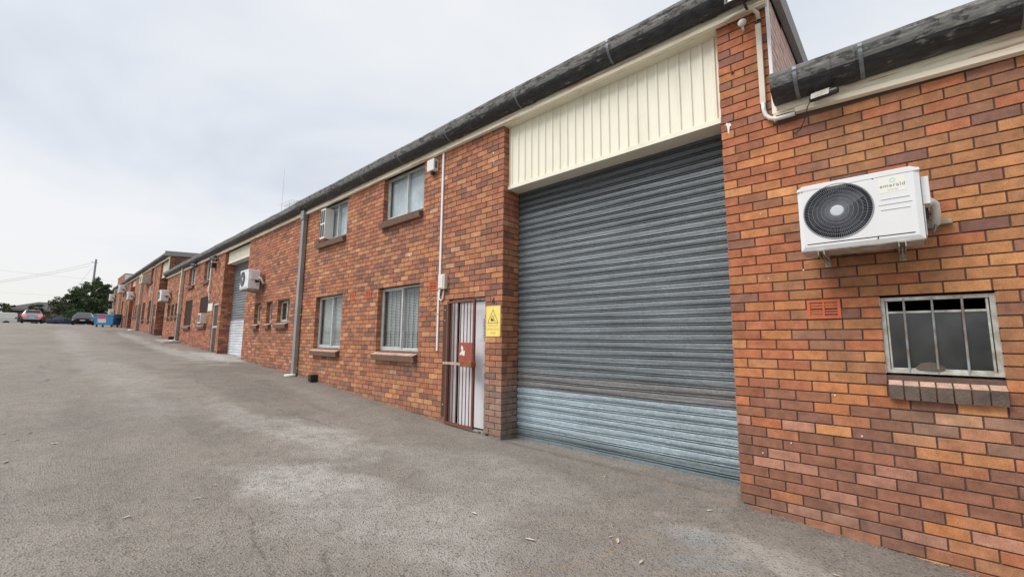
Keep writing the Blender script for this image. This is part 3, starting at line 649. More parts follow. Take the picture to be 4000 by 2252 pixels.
def fascia(parent, x0, x1, z0, z1, x0z=None, dz1=0.0, m=None):
    """cream board, a rolled bead along its foot; dz1 = extra height at x1 (boards that run out of level)"""
    m = m or M_fascia; mb = MB()
    def seg(prof, a, b):
        n = len(prof); vs = [(a, p, q) for p, q in prof]+[(b, p, q+dz1) for p, q in prof]
        mb.add(vs, [(i, (i+1) % n, n+(i+1) % n, n+i) for i in range(n)]+[tuple(reversed(range(n))), tuple(range(n, 2*n))])
    seg([(-.045, z0+.035), (-.045, z1), (-.01, z1), (-.01, z0+.035)], x0, x1)
    seg([(-.062, z0+.004), (-.066, z0+.045), (-.056, z0+.058), (-.008, z0+.058), (-.008, z0)], x0+.002, x1-.002)
    return mb.build('fascia', m, parent)
def downpipe(parent, x, w_, d, z0, z1, m=None, y=-.012, clips=(), shoe=True, lean=0.0):
    m = m or M_pipe_g; mb = MB()
    M = Matrix.Translation((x, 0, 0)) @ Matrix.Shear('XZ', 4, (0, 0)) if False else None
    vs = []; 
    for zz in (z0+.10, z1):
        s = lean*(zz-z1); vs += [(x-w_/2+s, y-d, zz), (x+w_/2+s, y-d, zz), (x+w_/2+s, y, zz), (x-w_/2+s, y, zz)]
    mb.add(vs, ((0, 3, 2, 1), (4, 5, 6, 7), (0, 1, 5, 4), (1, 2, 6, 5), (2, 3, 7, 6), (3, 0, 4, 7)))
    if shoe:
        s = lean*(z0-z1); mb.prism([(y, z0+.10), (y-d, z0+.10), (y-d-.05, z0+.01), (y-.03, z0+.01)], x-w_/2+s, x+w_/2+s, 'x')
    o = mb.build('downpipe', m, parent, bevel=.008)
    for c in clips: MB().box(x-w_/2-.03, x+w_/2+.035, y-.02, y-.004, c, c+.03).build('clip', M_alu, o)
    return o

# ================================================================= MAIN WAREHOUSE (middle block)
main = thing('brick_warehouse', 'long middle brick warehouse with the large grey roller door and numbered doorway', 'warehouse', (-14, 0, 0))
main.location = (0, 0, 0)
XE0, XE1 = -28.75, 0.45
rol = [(-3.02, 0.0, -.2, 4.75), (-17.6, -14.75, .6, 4.75)]
doorh = [(-4.22, -3.37, -.1, WL(30)), (-18.72, -17.95, .5, 2.80)]
W_low = [(-6.43, -5.04, WL(40), WL(26)), (-9.29, -7.93, WL(40), WL(26))]
W_up = [(-6.39, -5.02, WL(10.5)+.04, 4.75), (-9.36, -7.92, WL(10.5)+.04, 4.75)]
W_sm = [(-11.81, -10.96, 1.92, 2.51), (-12.70, -12.23, 1.92, 2.51), (-13.76, -13.23, 1.92, 2.51)]
W_low1 = [(-20.88, -19.56, 2.01, 3.14), (-23.68, -22.27, 2.01, 3.16)]
W_up1 = [(-20.66, -19.46, 3.86, 4.75), (-23.5, -22.28, 3.87, 4.75)]
W_sm1 = [(-26.0, -25.15, 2.56, 3.19), (-26.95, -26.3, 2.56, 3.19), (-27.95, -27.3, 2.56, 3.19)]
holes = rol+doorh+W_low+W_up+W_sm+W_low1+W_up1+W_sm1
mb = MB()
core(mb, XE0+.008, XE1-.008, -1.0, 4.93, holes)
bricks(mb, (0, 0, 0), (1, 0, 0), (0, -1, 0), -3.02+.001, 0.72, -.35, 4.76, holes=rol, anchor=0.0, keep=lambda u, z: u < .45 and z < 3.50)
bricks(mb, (0, 0, 0), (1, 0, 0), (0, -1, 0), -3.02+.001, 0.45, 3.45, 4.76, holes=rol, anchor=0.0, keep=lambda u, z: z > 3.50)
bricks(mb, (0, 0, 0), (1, 0, 0), (0, -1, 0), XE0, -3.02, -.2, 4.74, holes=rol+doorh+DROP(W_low+W_up+W_sm+W_low1+W_up1+W_sm1), anchor=-3.02, zoff=ZO)
reveals(mb, rol[0], .345, right=False, zlo=-.2, zoff=ZO)
reveals(mb, rol[0], .345, left=False, zlo=-.2)
reveals(mb, rol[1], .345, right=True, zlo=.6, zoff=ZO)
for h in W_low+W_sm+W_low1+W_sm1+W_up+W_up1: reveals(mb, h, .105, zoff=ZO)
for h in doorh: reveals(mb, h, .13, zoff=ZO, zlo=-.1, left=h[0] < -10)
# right-hand gable wall above the low roof, running back from the street front
bricks(mb, (XE1, 0, 0), (0, 1, 0), (1, 0, 0), .01, 9.0, 3.3, 5.7, anchor=0.12, keep=lambda u, z: z < 4.93+.062*u)
mb.col = (0.1, .08, .07, 1)
mb.add([(XE1-.008, .008, 3.0), (XE1-.008, 9, 3.0), (XE1-.008, 9, 5.50), (XE1-.008, .008, 4.93)], [(0, 1, 2, 3)], 1)
mb.box(XE0+.3, XE0+.31, .26, 13.9, -1, 5.6, 1); mb.box(XE0+.3, XE1-.25, 13.9, 14.1, -1, 5.7, 1)
mb.build('wall', [M_brick, M_mortar], main)
# inner partition so the rooms stay dark, and floor
MB().box(XE0+.35, XE1-.3, 3.0, 3.1, -1, 4.9).build('inner_wall', M_inner, main)
# timber head over the roller recess and the brick head over windows (under the fascia)
fascia(main, XE0-.02, XE1+.02, 4.69, 4.90)
# roof: ribbed sheet
rb = MB(); prof = []
x = XE0-.05; 
rb.add([(XE0-.05, -.17, 5.005), (XE1+.04, -.17, 5.005), (XE1+.04, 14.2, 5.93), (XE0-.05, 14.2, 5.93), (XE0-.05, -.17, 4.985), (XE1+.04, -.17, 4.985), (XE1+.04, 14.2, 5.90), (XE0-.05, 14.2, 5.90)], ((0, 1, 2, 3), (7, 6, 5, 4), (0, 4, 5, 1), (1, 5, 6, 2), (2, 6, 7, 3), (3, 7, 4, 0)))
for i in range(int((XE1-XE0)/.25)):
    xx = XE0+i*.25; rb.add([(xx, -.175, 5.006), (xx+.02, -.175, 5.028), (xx+.05, -.175, 5.028), (xx+.07, -.175, 5.006), (xx, 14.2, 5.931), (xx+.02, 14.2, 5.953), (xx+.05, 14.2, 5.953), (xx+.07, 14.2, 5.931)], ((0, 1, 5, 4), (1, 2, 6, 5), (2, 3, 7, 6), (0, 3, 2, 1)))
rb.build('roof', M_roofing, main)
# barge board down the right-hand gable
bm_ = MB(); bm_.add([(XE1+.012, -.05, 4.93), (XE1+.075, -.05, 4.93), (XE1+.075, 9, 5.50), (XE1+.012, 9, 5.50), (XE1+.012, -.05, 5.17), (XE1+.075, -.05, 5.17), (XE1+.075, 9, 5.74), (XE1+.012, 9, 5.74)], ((0, 3, 2, 1), (4, 5, 6, 7), (0, 1, 5, 4), (1, 2, 6, 5), (2, 3, 7, 6), (3, 0, 4, 7)))
bm_.build('barge_board', M_barge, main)
wt = MB(); wt.box(XE1+.004, XE1+.030, -.034, -.004, 3.58, 4.95); wt.build('corner_trim', M_trim, main)
gutter(main, XE0-.08, -10.4, 4.79, 5.02, m=M_gutter, lip=M_gutter_far, straps=[-12.2, -14, -15.8, -17.6, -19.4, -21.2, -23, -24.9, -26.7], sag=.006)
gutter(main, -10.4, XE1+.0, 4.79, 5.035, straps=[-1.15, -2.62, -4.2, -5.6, -7.0, -8.6, -9.9], collars=[(-.12, .03), (-2.50, -2.36), (-4.05, -3.9), (-10.4, -10.15)], sag=.004)
panel(main, -3.02, -.004, 3.71, 4.88); MB().box(-3.02, -.004, -.0075, .112, 4.685, 4.70).build('soffit', M_cream, main)
panel(main, -17.58, -14.77, 4.24, 4.70)
roller(main, -3.012, -.003, .07, 3.74, .335, M_roller)
roller(main, -17.59, -14.76, .78, 4.27, .335, M_roller2)
window(main, *W_low[0], 'slide_bars'); window(main, *W_low[1], 'slide')
window(main, *W_up[0][:2], W_up[0][2], 4.72, 'curtain'); window(main, *W_up[1][:2], W_up[1][2], 4.72, 'curtain', mull=.52)
for h in W_sm: window(main, *h, 'dark', frame=M_alu_old)
for h in W_low+W_up+W_sm: sill(h[0]-.0, h[1]+.0, h[2], main)
for h in W_up1: window(main, h[0], h[1], h[2], 4.72, 'curtain')
for h in W_low1+W_sm1: window(main, *h, 'dark'); screen(main, h[0], h[1], h[2], h[3])
for h in W_low1+W_up1+W_sm1: sill(h[0], h[1], h[2], main)
for x0, x1 in ((-4.76, -4.53), (-6.90, -6.68), (-7.58, -7.36), (-9.89, -9.68), (-14.4, -14.2)): vent(main, x0, x1, WL(28)+.005, WL(26)-.005)
downpipe(main, -10.18, .15, .10, .50, 4.80, clips=(2.05, .72), lean=.0)
downpipe(main, -24.55, .16, .12, 1.30, 2.60)
dpc = MB(); dpc.box(-24.64, -24.46, -.14, -.012, 2.60, 3.50); dpc.box(-24.66, -24.44, -.15, -.011, 3.50, 3.58); dpc.prism([(-.012, 3.58), (-.14, 3.58), (-.14, 4.0), (-.13, 4.8), (-.012, 4.8)], -24.63, -24.47, 'x'); dpc.build('downpipe', M_pipe_c, main, bevel=.006)
# rainwater head on the first downpipe
MB().box(-10.27, -10.09, -.135, -.012, 4.55, 4.80).build('rainwater_head', M_pipe_g, main, bevel=.008)
# --- numbered doorway with security gate
dl = MB(); zt = .10
x = -4.213
dl.box(-4.215, -3.375, .30, .32, -.1, 2.09, 1)
while x < -4.11:
    dl.prism([(x, .07), (x+.022, .055), (x+.044, .07), (x+.044, .08), (x, .08)], .16, 2.06, 'z', 0); x += .048
dl.build('folding_screen', [M_whitedoor, M_dark], main)
d2 = MB(); d2.box(-4.045, -3.38, .09, .125, .17, 2.06)
dleaf = d2.build('door', M_whitedoor, main, bevel=.003)
hd = MB(); hd.tube([(-3.43, .09, 1.11), (-3.43, .05, 1.11), (-3.39, .04, 1.11)], .008, 8); hd.lathe([(0, 0), (.018, 0), (.018, -.006), (0, -.006)], (-3.43, .089, 1.11), (0, 1, 0), 12); hd.build('handle', M_blackm, dleaf)
mt = Matrix.Translation((-3.47, .1385, 1.66)) @ Matrix.Rotation(R(90), 4, 'X') @ Matrix.Rotation(R(90), 4, 'Z')
M_purple = mat('faded_purple_ink', (0.25, 0.22, 0.42), .7)
nb = MB(); nb.box(-3.472, -3.468, .0872, .089, 1.46, 1.80)
for i in range(9): nb.box(-3.50+random.uniform(-.004, .004), -3.455, .0875, .089, 1.50+i*.034, 1.50+i*.034+random.uniform(.008, .02))
nb.box(-3.56, -3.44, .0875, .089, 1.462, 1.466); nb.build('faded_notice', M_purple, dleaf)
st = MB(); st.box(-4.22, -3.37, .0, .5, -.2, .145); st.build('threshold', M_concrete, main)
lin = MB(); lin.box(-4.215, -3.375, .06, .13, WL(30)-.045, WL(30)-.001); lin.build('door_head', M_alu_old, main)
ga = MB(); T = Matrix.Translation((-4.205, -.02, 0)) @ Matrix.Rotation(R(-3), 4, 'Z') @ Matrix.Translation((4.205, 0, 0))
def gbox(m_, *a): m_.box(*a, M=T)
GX0, GX1, GB, GT = -4.20, -3.505, .175, 2.085
gbox(ga, GX0, GX0+.035, -.035, 0, GB, GT); gbox(ga, GX1-.035, GX1, -.035, 0, GB, GT); gbox(ga, GX0+.035, GX1-.035, -.035, 0, GT-.035, GT); gbox(ga, GX0+.035, GX1-.035, -.035, 0, GB, GB+.035)
gate = ga.build('security_gate', M_gate, main)
for i in range(7):
    bx = GX0+.035+(i+.9)*(GX1-GX0-.07)/7.8
    b1 = MB(); b1.box(bx-.0055, bx+.0055, -.022, -.012, GB+.035, GT-.035, M=T); b1.build('bar', M_gate, gate)
b1 = MB(); gbox(b1, -3.86, GX1-.03, -.040, -.036, 1.09, 1.43); b1.build('lock_plate', M_plate, gate)
b1 = MB(); gbox(b1, GX0-.05, -3.70, -.052, -.0365, 1.085, 1.125); b1.build('flat_bar', M_flake, gate)
b1 = MB(); gbox(b1, -3.70, -3.44, -.13, -.041, 1.075, 1.155); b1.build('lock_box', M_rust, gate, bevel=.003)
stk = MB(); zz_ = [(-3.835, 1.25), (-3.79, 1.235), (-3.775, 1.26), (-3.745, 1.23), (-3.71, 1.235), (-3.70, 1.30), (-3.725, 1.315), (-3.74, 1.29), (-3.75, 1.37), (-3.79, 1.385), (-3.80, 1.34), (-3.775, 1.31), (-3.80, 1.285)]
stk.prism(zz_, -.0424, -.0408, 'y', M=T)
stk.build('torn_sticker', M_white, gate)
jb = MB(); jb.box(-4.335, -4.225, -.014, -.002, .27, 2.04); jb.box(-4.225, -4.205, -.02, .05, .17, 2.09)
jamb = jb.build('gate_jamb', M_screen, main)
for z in (.45, 1.1, 1.78, 1.95): MB().lathe([(0, 0), (.011, 0), (.009, -.006), (0, -.007)], (-4.29, -.014, z), (0, 1, 0), 8).build('bolt', M_alu, jamb)
# second unit's door
d3 = MB(); d3.box(-18.70, -18.62, .02, .08, .88, 2.80); d3.box(-18.04, -17.96, .02, .08, .88, 2.80); d3.box(-18.62, -18.04, .02, .08, 2.72, 2.80); d3.box(-18.62, -18.04, .02, .07, 1.84, 1.92)
dd = d3.build('security_gate', M_alu_old, main); d4 = MB(); d4.box(-18.62, -18.04, .05, .06, .9, 2.72); d4.build('mesh_infill', M_screen, dd)
MB().box(-18.715, -17.955, .2, .24, .5, 2.79).build('door', M_dark, main)
# paint and bird marks on the brick face
M_pw = mat('paint_white', (0.75, .73, .70), .7)
def splash(x, z, s, run=0, y=-.0035, parent=None):
    n = 12; mb_ = MB(); rr = [s*random.uniform(.45, 1.15) for _ in range(n)]; pts = []
    for k in range(n):
        t = 2*math.pi*k/n; q = z+rr[k]*math.sin(t)
        if run and 8 <= k <= 9: q = z-run
        pts.append((x+rr[k]*math.cos(t), y, q))
    mb_.add(pts+[(p[0], -.001, p[2]) for p in pts], [tuple(range(n))]+[(i_, (i_+1) % n, n+(i_+1) % n, n+i_) for i_ in range(n)])
    return mb_.build('paint_spot', M_pw, parent or main)
splash(.07, 3.62, .030, .09); splash(-3.25, 4.33, .020); splash(-3.23, 4.2, .012, .07); splash(-5.4, 3.0, .02)
for (x, z) in ((.42, .62), (.2, .5), (.3, 2.66), (.33, 2.05)): splash(x, z, .007)
random.seed(11); pts = []
for row in range(4):
    z = 2.24-row*.115
    for k in range(4): pts += [(-4.77+k*.065+random.uniform(-.03, .03), -.004, z+random.uniform(-.045, .045)) for _ in range(4)]
MB().tube(pts, .0035, 4, flat=.3).build('chalk_scribble', mat('chalk', (.62, .50, .43), .9), main)

# ================================================================= LOW WAREHOUSE (right)
low = thing('brick_warehouse', 'low orange brown brick warehouse at the right edge with one small barred window', 'warehouse')
XR = 9.0
zWT, zWB = (K0-33)*RH, (K0-40)*RH
hw = [(1.08, 1.69, zWB, zWT)]
mb = MB(); core(mb, XE1-.006, XR, -1.5, 3.55, hw)
bricks(mb, (0, 0, 0), (1, 0, 0), (0, -1, 0), 0.3, XR, -.75, 3.53, holes=DROP(hw), anchor=0.0, keep=lambda u, z: not (u < .45 or z > 3.50))
reveals(mb, hw[0], .06)
mb.box(XR-.01, XR, .25, 8, -1.5, 4.0, 1); mb.box(XE1, XR, 8, 8.2, -1.5, 4.0, 1)
mb.build('wall', [M_brick, M_mortar], low)
MB().box(XE1+.1, XR-.1, 2.5, 2.6, -1, 3.4).build('inner_wall', M_inner, low)
def lowfascia():
    mb = MB(); a, b = XE1+.012, XR
    for prof in ([(-.045, 3.53), (-.045, 3.74), (-.01, 3.74), (-.01, 3.53)], [(-.062, 3.505), (-.066, 3.545), (-.056, 3.556), (-.008, 3.556), (-.008, 3.50)]):
        n = 4 if len(prof) == 4 else 5
        a2 = a if n == 4 else a+.17
        vs = [(a2, p, q+.02) for p, q in prof]+[(2.1, p, q-.035) for p, q in prof]+[(b, p, q-.035) for p, q in prof]
        fs = [(i, (i+1) % n, n+(i+1) % n, n+i) for i in range(n)]+[(n+i, n+(i+1) % n, 2*n+(i+1) % n, 2*n+i) for i in range(n)]+[tuple(reversed(range(n))), tuple(range(2*n, 3*n))]
        mb.add(vs, fs)
    mb.box(a, a+.02, -.047, -.009, 3.50, 3.56)
    return mb.build('fascia', M_fascia, low)
fo = lowfascia()
bs = MB(); bs.lathe([(0, 0), (.011, 0), (.011, -.004), (0, -.006)], (.50, -.045, 3.60), (0, 1, 0), 6); bs.build('bolt', M_alu_old, fo)
gutter(low, XE1+.035, XR, 3.625, 3.85, yf=-.26, yb=-.05, straps=[.66, 1.10, 1.95, 3.1], collars=[(.79, .92), (.99, 1.08)], sag=.006)
MB().add([(XE1+.03, -.17, 3.84), (XR+.1, -.17, 3.84), (XR+.1, 8.3, 4.0), (XE1+.03, 8.3, 4.0), (XE1+.03, -.17, 3.82), (XR+.1, -.17, 3.82), (XR+.1, 8.3, 3.98), (XE1+.03, 8.3, 3.98)], ((0, 1, 2, 3), (7, 6, 5, 4), (0, 4, 5, 1), (1, 5, 6, 2), (2, 6, 7, 3), (3, 7, 4, 0))).build('roof', M_roofing, low)
# barred window
t = .028; y = .035; x0, x1, z0, z1 = hw[0]; z0 += .01; z1 -= .012
wf = MB(); wf.box(x0, x0+t, y, y+.055, z0, z1); wf.box(x1-t, x1, y, y+.055, z0, z1); wf.box(x0+t, x1-t, y, y+.055, z0, z0+t); wf.box(x0+t, x1-t, y, y+.055, z1-t, z1)
wf.box(x0+t+.004, x0+t+.016, y+.012, y+.04, z0+t, z1-t); wf.box(x1-t-.018, x1-t-.005, y+.012, y+.04, z0+t, z1-t); wf.box(x0+t+.016, x1-t-.018, y+.012, y+.03, z1-.125, z1-.108); wf.box(x0+t+.016, x1-t-.018, y+.012, y+.03, z0+t, z0+t+.012)
win = wf.build('window', M_alu_old, low, bevel=.002, seg=1); win['label'] = 'small window barred with three rusty rods, top light open and dark'
MB().box(x0+t, x1-t, y+.022, y+.026, z0+t, z1-.12).build('pane', M_glass_dark, win)
for i in range(3):
    bx = x0+.135+i*.155; b1 = MB(); b1.tube([(bx, y+.002, z0+.012), (bx+.003, y+.002, z1-.012)], .0075, 8); b1.build('bar', M_bar, win)
bag = MB(); bag.lathe([(0, .09), (.06, .085), (.11, .05), (.14, .0)], (1.33, y+.12, z0+.03), (0, 0, 1), 14); bag.build('nest_of_debris', mat('dry_debris', (.10, .08, .06), .95, noise=(30, .8), color2=(.1, .07, .05), bump=(60, 1)), win)
sill(1.085, 1.69, zWB, low, n=7, proj=.06, front=M_sillfront)
vent(low, .605, .835, (K0-35)*RH+.006, (K0-33)*RH-.006)

# ================================================================= FAR WAREHOUSE
far = thing('brick_warehouse', 'far brick warehouse on the rise beyond the long one, higher roof, dark recesses', 'warehouse')
FX0, FX1, FZ = -55.0, -28.75, 5.90
frol = [(-31.4, -28.78, 1.2, 5.95), (-44.1, -41.75, 1.9, 5.95)]
fdoor = [(-32.50, -31.72, 1.3, 3.45), (-45.3, -44.6, 2.0, 4.0)]
fwin = [(-34.5, -33.5, 2.55, 3.77), (-36.95, -35.85, 2.6, 3.76), (-46.7, -45.8, 3.2, 4.5), (-49.0, -47.9, 3.25, 4.55)]
fup = [(-34.75, -33.8, 5.05, 5.95), (-48.6, -47.9, 5.1, 5.95)]
fsm = [(-39.5, -38.9, 3.0, 3.78), (-40.3, -39.8, 3.0, 3.78), (-41.1, -40.7, 3.0, 3.78)]
fh = frol+fdoor+fwin+fup+fsm
mb = MB(); core(mb, FX0, FX1-.008, .5, 6.1, fh)
bricks(mb, (0, 0, 0), (1, 0, 0), (0, -1, 0), FX0, FX1, 1.0, 5.94, holes=frol+fdoor+DROP(fwin+fup+fsm), anchor=-28.75, zoff=ZO)
for h in frol: reveals(mb, h, .345, zlo=1.2, zoff=ZO)
for h in fwin+fup+fsm+fdoor: reveals(mb, h, .105, right=False, zoff=ZO)
bricks(mb, (FX1, 0, 0), (0, 1, 0), (1, 0, 0), .01, 8, 4.6, 6.5, anchor=0.12, keep=lambda u, z: z < 6.05+.06*u)
mb.col = (.1, .08, .07, 1)
mb.add([(FX1-.008, .008, 4.5), (FX1-.008, 14, 4.5), (FX1-.008, 14, 6.9), (FX1-.008, .008, 6.0)], [(0, 1, 2, 3)], 1)
mb.box(FX0, FX0+.2, .25, 14, .5, 6.2, 1); mb.box(FX0, FX1, 14, 14.2, .5, 6.9, 1)
mb.build('wall', [M_brick, M_mortar], far)
MB().box(FX0+.4, FX1-.3, 3, 3.1, 1, 6).build('inner_wall', M_inner, far)
fascia(far, FX0, FX1, FZ-.04, FZ+.13)
gutter(far, FX0-.1, FX1+.05, FZ+.06, FZ+.25, m=M_gutter, lip=M_gutter_far, yf=-.25, straps=())
rb = MB(); rb.add([(FX0-.1, -.2, 6.16), (FX1+.06, -.2, 6.16), (FX1+.06, 14.2, 7.05), (FX0-.1, 14.2, 7.05), (FX0-.1, -.2, 6.13), (FX1+.06, -.2, 6.13), (FX1+.06, 14.2, 7.02), (FX0-.1, 14.2, 7.02)], ((0, 1, 2, 3), (7, 6, 5, 4), (0, 4, 5, 1), (1, 5, 6, 2), (2, 6, 7, 3), (3, 7, 4, 0))); rb.build('roof', M_roofing, far)
bb_ = MB(); bb_.add([(FX1+.01, -.26, 5.97), (FX1+.08, -.26, 5.97), (FX1+.08, 14, 6.84), (FX1+.01, 14, 6.84), (FX1+.01, -.26, 6.23), (FX1+.08, -.26, 6.23), (FX1+.08, 14, 7.10), (FX1+.01, 14, 7.10)], ((0, 3, 2, 1), (4, 5, 6, 7), (0, 1, 5, 4), (1, 2, 6, 5), (2, 3, 7, 6), (3, 0, 4, 7))); bb_.build('barge_board', M_barge, far)
MB().box(FX1+.005, FX1+.04, -.05, -.01, 4.95, 5.95).build('corner_trim', M_cream, far)
panel(far, -31.38, -28.79, 4.97, 5.88); panel(far, -44.08, -41.77, 5.42, 5.88)
roller(far, -31.39, -28.79, 1.42, 5.0, .335, M_screen); roller(far, -44.09, -41.76, 2.05, 5.44, .335, M_screen)
for h in fwin[:2]+fsm: window(far, *h, 'dark'); screen(far, *h)
for h in fwin[2:]: window(far, *h, 'curtain')
for h in fup: window(far, h[0], h[1], h[2], 5.9, 'dark')
for h in fwin+fsm+fup: sill(h[0], h[1], h[2], far)
dd = MB().box(-32.49, -31.73, .03, .08, 1.5, 3.44).build('door', mat('charcoal_door', (.03, .035, .045), .6), far)
mk = MB(); [mk.box(-32.2+i*.05, -32.17+i*.05, .026, .029, 2.55+.03*(i % 2), 2.75-.02*i) for i in range(4)]; mk.build('white_mark', M_white, dd)
MB().box(-45.29, -44.61, .03, .08, 2.1, 3.99).build('door', M_screen, far)
downpipe(far, -37.75, .18, .14, 1.86, 3.7, m=M_pipe_g); MB().box(-37.84, -37.66, -.15, -.012, 3.7, 5.9).build('downpipe', M_pipe_c, far, bevel=.006)
downpipe(far, -50.2, .18, .14, 2.5, 6.0, m=M_pipe_c); downpipe(far, -54.6, .16, .14, 2.5, 6.0, m=M_pipe_c)
MB().box(-33.0, -32.94, -.06, -.01, 1.7, 5.78).build('conduit', M_pipe_c, far)
MB().box(-45.95, -45.88, -.07, -.01, 2.3, 5.7).build('conduit', M_pipe_c, far)
wb = MB(); wb.box(-34.95, -34.25, -.004, .0, 4.05, 4.75); wb.build('painted_patch', mat('pinkish_paint', (.45, .30, .26), .9, noise=(3, .8), color2=(.34, .17, .12)), far)
# taller brick block closing the row
tall = thing('brick_building', 'tall narrow brick block with cream side rising behind the end of the far roof', 'building')
mb = MB(); mb.col = (.3, .1, .05, 1)
bricks(mb, (0, .55, 0), (1, 0, 0), (0, -1, 0), -61.4, -55.3, 2.4, 7.66, anchor=0)
mb.col = (.1, .08, .07, 1); mb.box(-61.4, -55.32, .558, 9, 2, 7.66, 1)
mb.build('wall', [M_brick, M_mortar], tall)
MB().box(-55.315, -55.29, .55, 9, 2, 7.62).build('side_cladding', M_cream, tall)
MB().box(-61.45, -55.27, .52, 9.05, 7.66, 7.72).build('capping', M_barge, tall)

for (x, z) in ((.75, 1.05), (.9, .75), (.6, 2.1)): splash(x, z, .007, parent=low)

# ================================================================= OUTDOOR UNITS
def outdoor_unit(label, loc, W_=.715, H=.52, D=.29, gap=.11):
    """split air conditioner outdoor unit on wall brackets; origin at wall, lower left"""
    t = thing('air_conditioner', label, 'air conditioner', loc, 0, 'outdoor air conditioning units on the walls')
    yf, yb = -(gap+D), -gap; cx, cz, r = W_*.345, H*.55, H*.405
    mb = MB(); n = 72; sqx0, sqx1 = .03, W_*.66
    ring = [(cx+r*math.cos(2*math.pi*k/n), cz+r*math.sin(2*math.pi*k/n)) for k in range(n)]; outer = []
    for k in range(n):
        a = 2*math.pi*k/n; c, s = math.cos(a), math.sin(a)
        tx = ((sqx1-cx) if c > 0 else (cx-sqx0))/max(abs(c), 1e-6); tz = ((H-.03-cz) if s > 0 else (cz-.03))/max(abs(s), 1e-6); q = min(tx, tz); outer.append((cx+c*q, cz+s*q))
    vs = [(p, yf, q) for p, q in ring]+[(p, yf, q) for p, q in outer]+[(p, yf+.03, q) for p, q in ring]
    mb.add(vs, [(k, n+k, n+(k+1) % n, (k+1) % n) for k in range(n)]+[(2*n+k, k, (k+1) % n, 2*n+(k+1) % n) for k in range(n)])
    e = .012
    mb.add([(sqx1, yf, .03), (W_-.03, yf, .03), (W_-.03, yf, H-.03), (sqx1, yf, H-.03)], [(0, 1, 2, 3)])
    # rim of the face, chamfered back to the case
    F = [(sqx0, yf, .03), (W_-.03, yf, .03), (W_-.03, yf, H-.03), (sqx0, yf, H-.03)]; G = [(0, yf+e, 0), (W_, yf+e, 0), (W_, yf+e, H-.008), (0, yf+e, H-.008)]
    mb.add(F+G, [(4, 5, 1, 0), (5, 6, 2, 1), (6, 7, 3, 2), (7, 4, 0, 3)])
    mb.add([(0, yf+e, 0), (W_, yf+e, 0), (W_, yf+e, H-.008), (0, yf+e, H-.008), (0, yb, 0), (W_, yb, 0), (W_, yb, H-.008), (0, yb, H-.008)], ((1, 5, 6, 2), (4, 0, 3, 7), (3, 2, 6, 7), (7, 6, 5, 4)))
    mb.build('casing', M_ac, t)
    lid = MB(); lid.prism([(0-.004, H-.03), (.035, H+.006), (W_-.045, H+.006), (W_+.004, H-.02), (W_+.004, H-.034), (-.004, H-.036)], yf-.003, yb+.002, 'y'); lid.build('lid', M_ac, t, bevel=.003)
    MB().box(.004, W_-.004, yf+.015, yb, -.006, -.0005).build('underside', M_ac_dirty, t)
    dsh = MB(); dsh.lathe([(r, 0), (r*.98, .09), (0, .09)], (cx, yf+.03, cz), (0, 1, 0), 40); dsh.build('fan_recess', M_dark, t)
    fb = MB()
    for k in range(3):
        a0 = k*2.094+.4; P = []; Q = []
        for i in range(7):
            a = a0+i*.17; P.append((cx+.05*math.cos(a), yf+.055+.004*i, cz+.05*math.sin(a))); Q.append((cx+r*.9*math.cos(a+.15), yf+.045+.006*i, cz+r*.9*math.sin(a+.15)))
        fb.strip(P, Q)
    fb.lathe([(0, -.02), (.045, -.018), (.05, .03)], (cx, yf+.06, cz), (0, 1, 0), 24); fb.build('fan', M_fan, t, smooth=True)
    gm = MB(); R0 = r*.19
    for k in range(96):
        a = 2*math.pi*k/96; c, s = math.cos(a), math.sin(a); w_ = .00075; px, pz = -s*w_, c*w_; b_ = a+.10; c2, s2 = math.cos(b_), math.sin(b_)
        gm.add([(cx+R0*c2-px, yf-.007, cz+R0*s2-pz), (cx+R0*c2+px, yf-.007, cz+R0*s2+pz), (cx+r*c+px, yf-.001, cz+r*s+pz), (cx+r*c-px, yf-.001, cz+r*s-pz),
                (cx+R0*c2-px, yf-.004, cz+R0*s2-pz), (cx+R0*c2+px, yf-.004, cz+R0*s2+pz), (cx+r*c+px, yf+.002, cz+r*s+pz), (cx+r*c-px, yf+.002, cz+r*s-pz)], [(3, 2, 1, 0), (0, 1, 5, 4), (1, 2, 6, 5), (3, 0, 4, 7)])
    for q in (.34, .47, .60, .73, .86):
        pr = r*q; gm.tube([(cx+pr*math.cos(a), yf-.008+.004*q, cz+pr*math.sin(a)) for a in [2*math.pi*k/48 for k in range(49)]], .0012, 4, cap=False)
    gm.tube([(cx+r*1.01*math.cos(a), yf-.001, cz+r*1.01*math.sin(a)) for a in [2*math.pi*k/64 for k in range(65)]], .0045, 6, cap=False)
    gr_ = gm.build('fan_grille', M_grille, t)
    hb = MB(); hb.lathe([(0, -.012), (R0*.9, -.011), (R0*1.05, -.007), (R0*1.05, -.003)], (cx, yf, cz), (0, 1, 0), 32); hb.build('grille_hub', M_hub, gr_, smooth=False)
    for i, (a, b, zz) in enumerate(((.70, .915, .605), (.68, .93, .53), (.695, .915, .455))): MB().prism([(yf-.0035, H*zz-.001), (yf-.0035, H*zz+.002), (yf+.001, H*zz+.004), (yf+.001, H*zz-.003)], W_*a, W_*b, 'x').build('pressed_rib', M_hub, t)
    MB().box(W_*.06, W_*.93, yf-.001, yf+.001, H*.088, H*.102).build('lower_slot', M_blackm, t)
    sd_ = MB(); sd_.prism([(yf+.05, H*.48), (yf+.05, H*.86), (yb-.02, H*.86), (yb-.02, H*.48)], W_+.004, W_+.045, 'x'); sd_.box(W_+.004, W_+.012, yf+.05, yb-.02, H*.05, H*.47); sd_.build('service_cover', M_ac, t, bevel=.004)
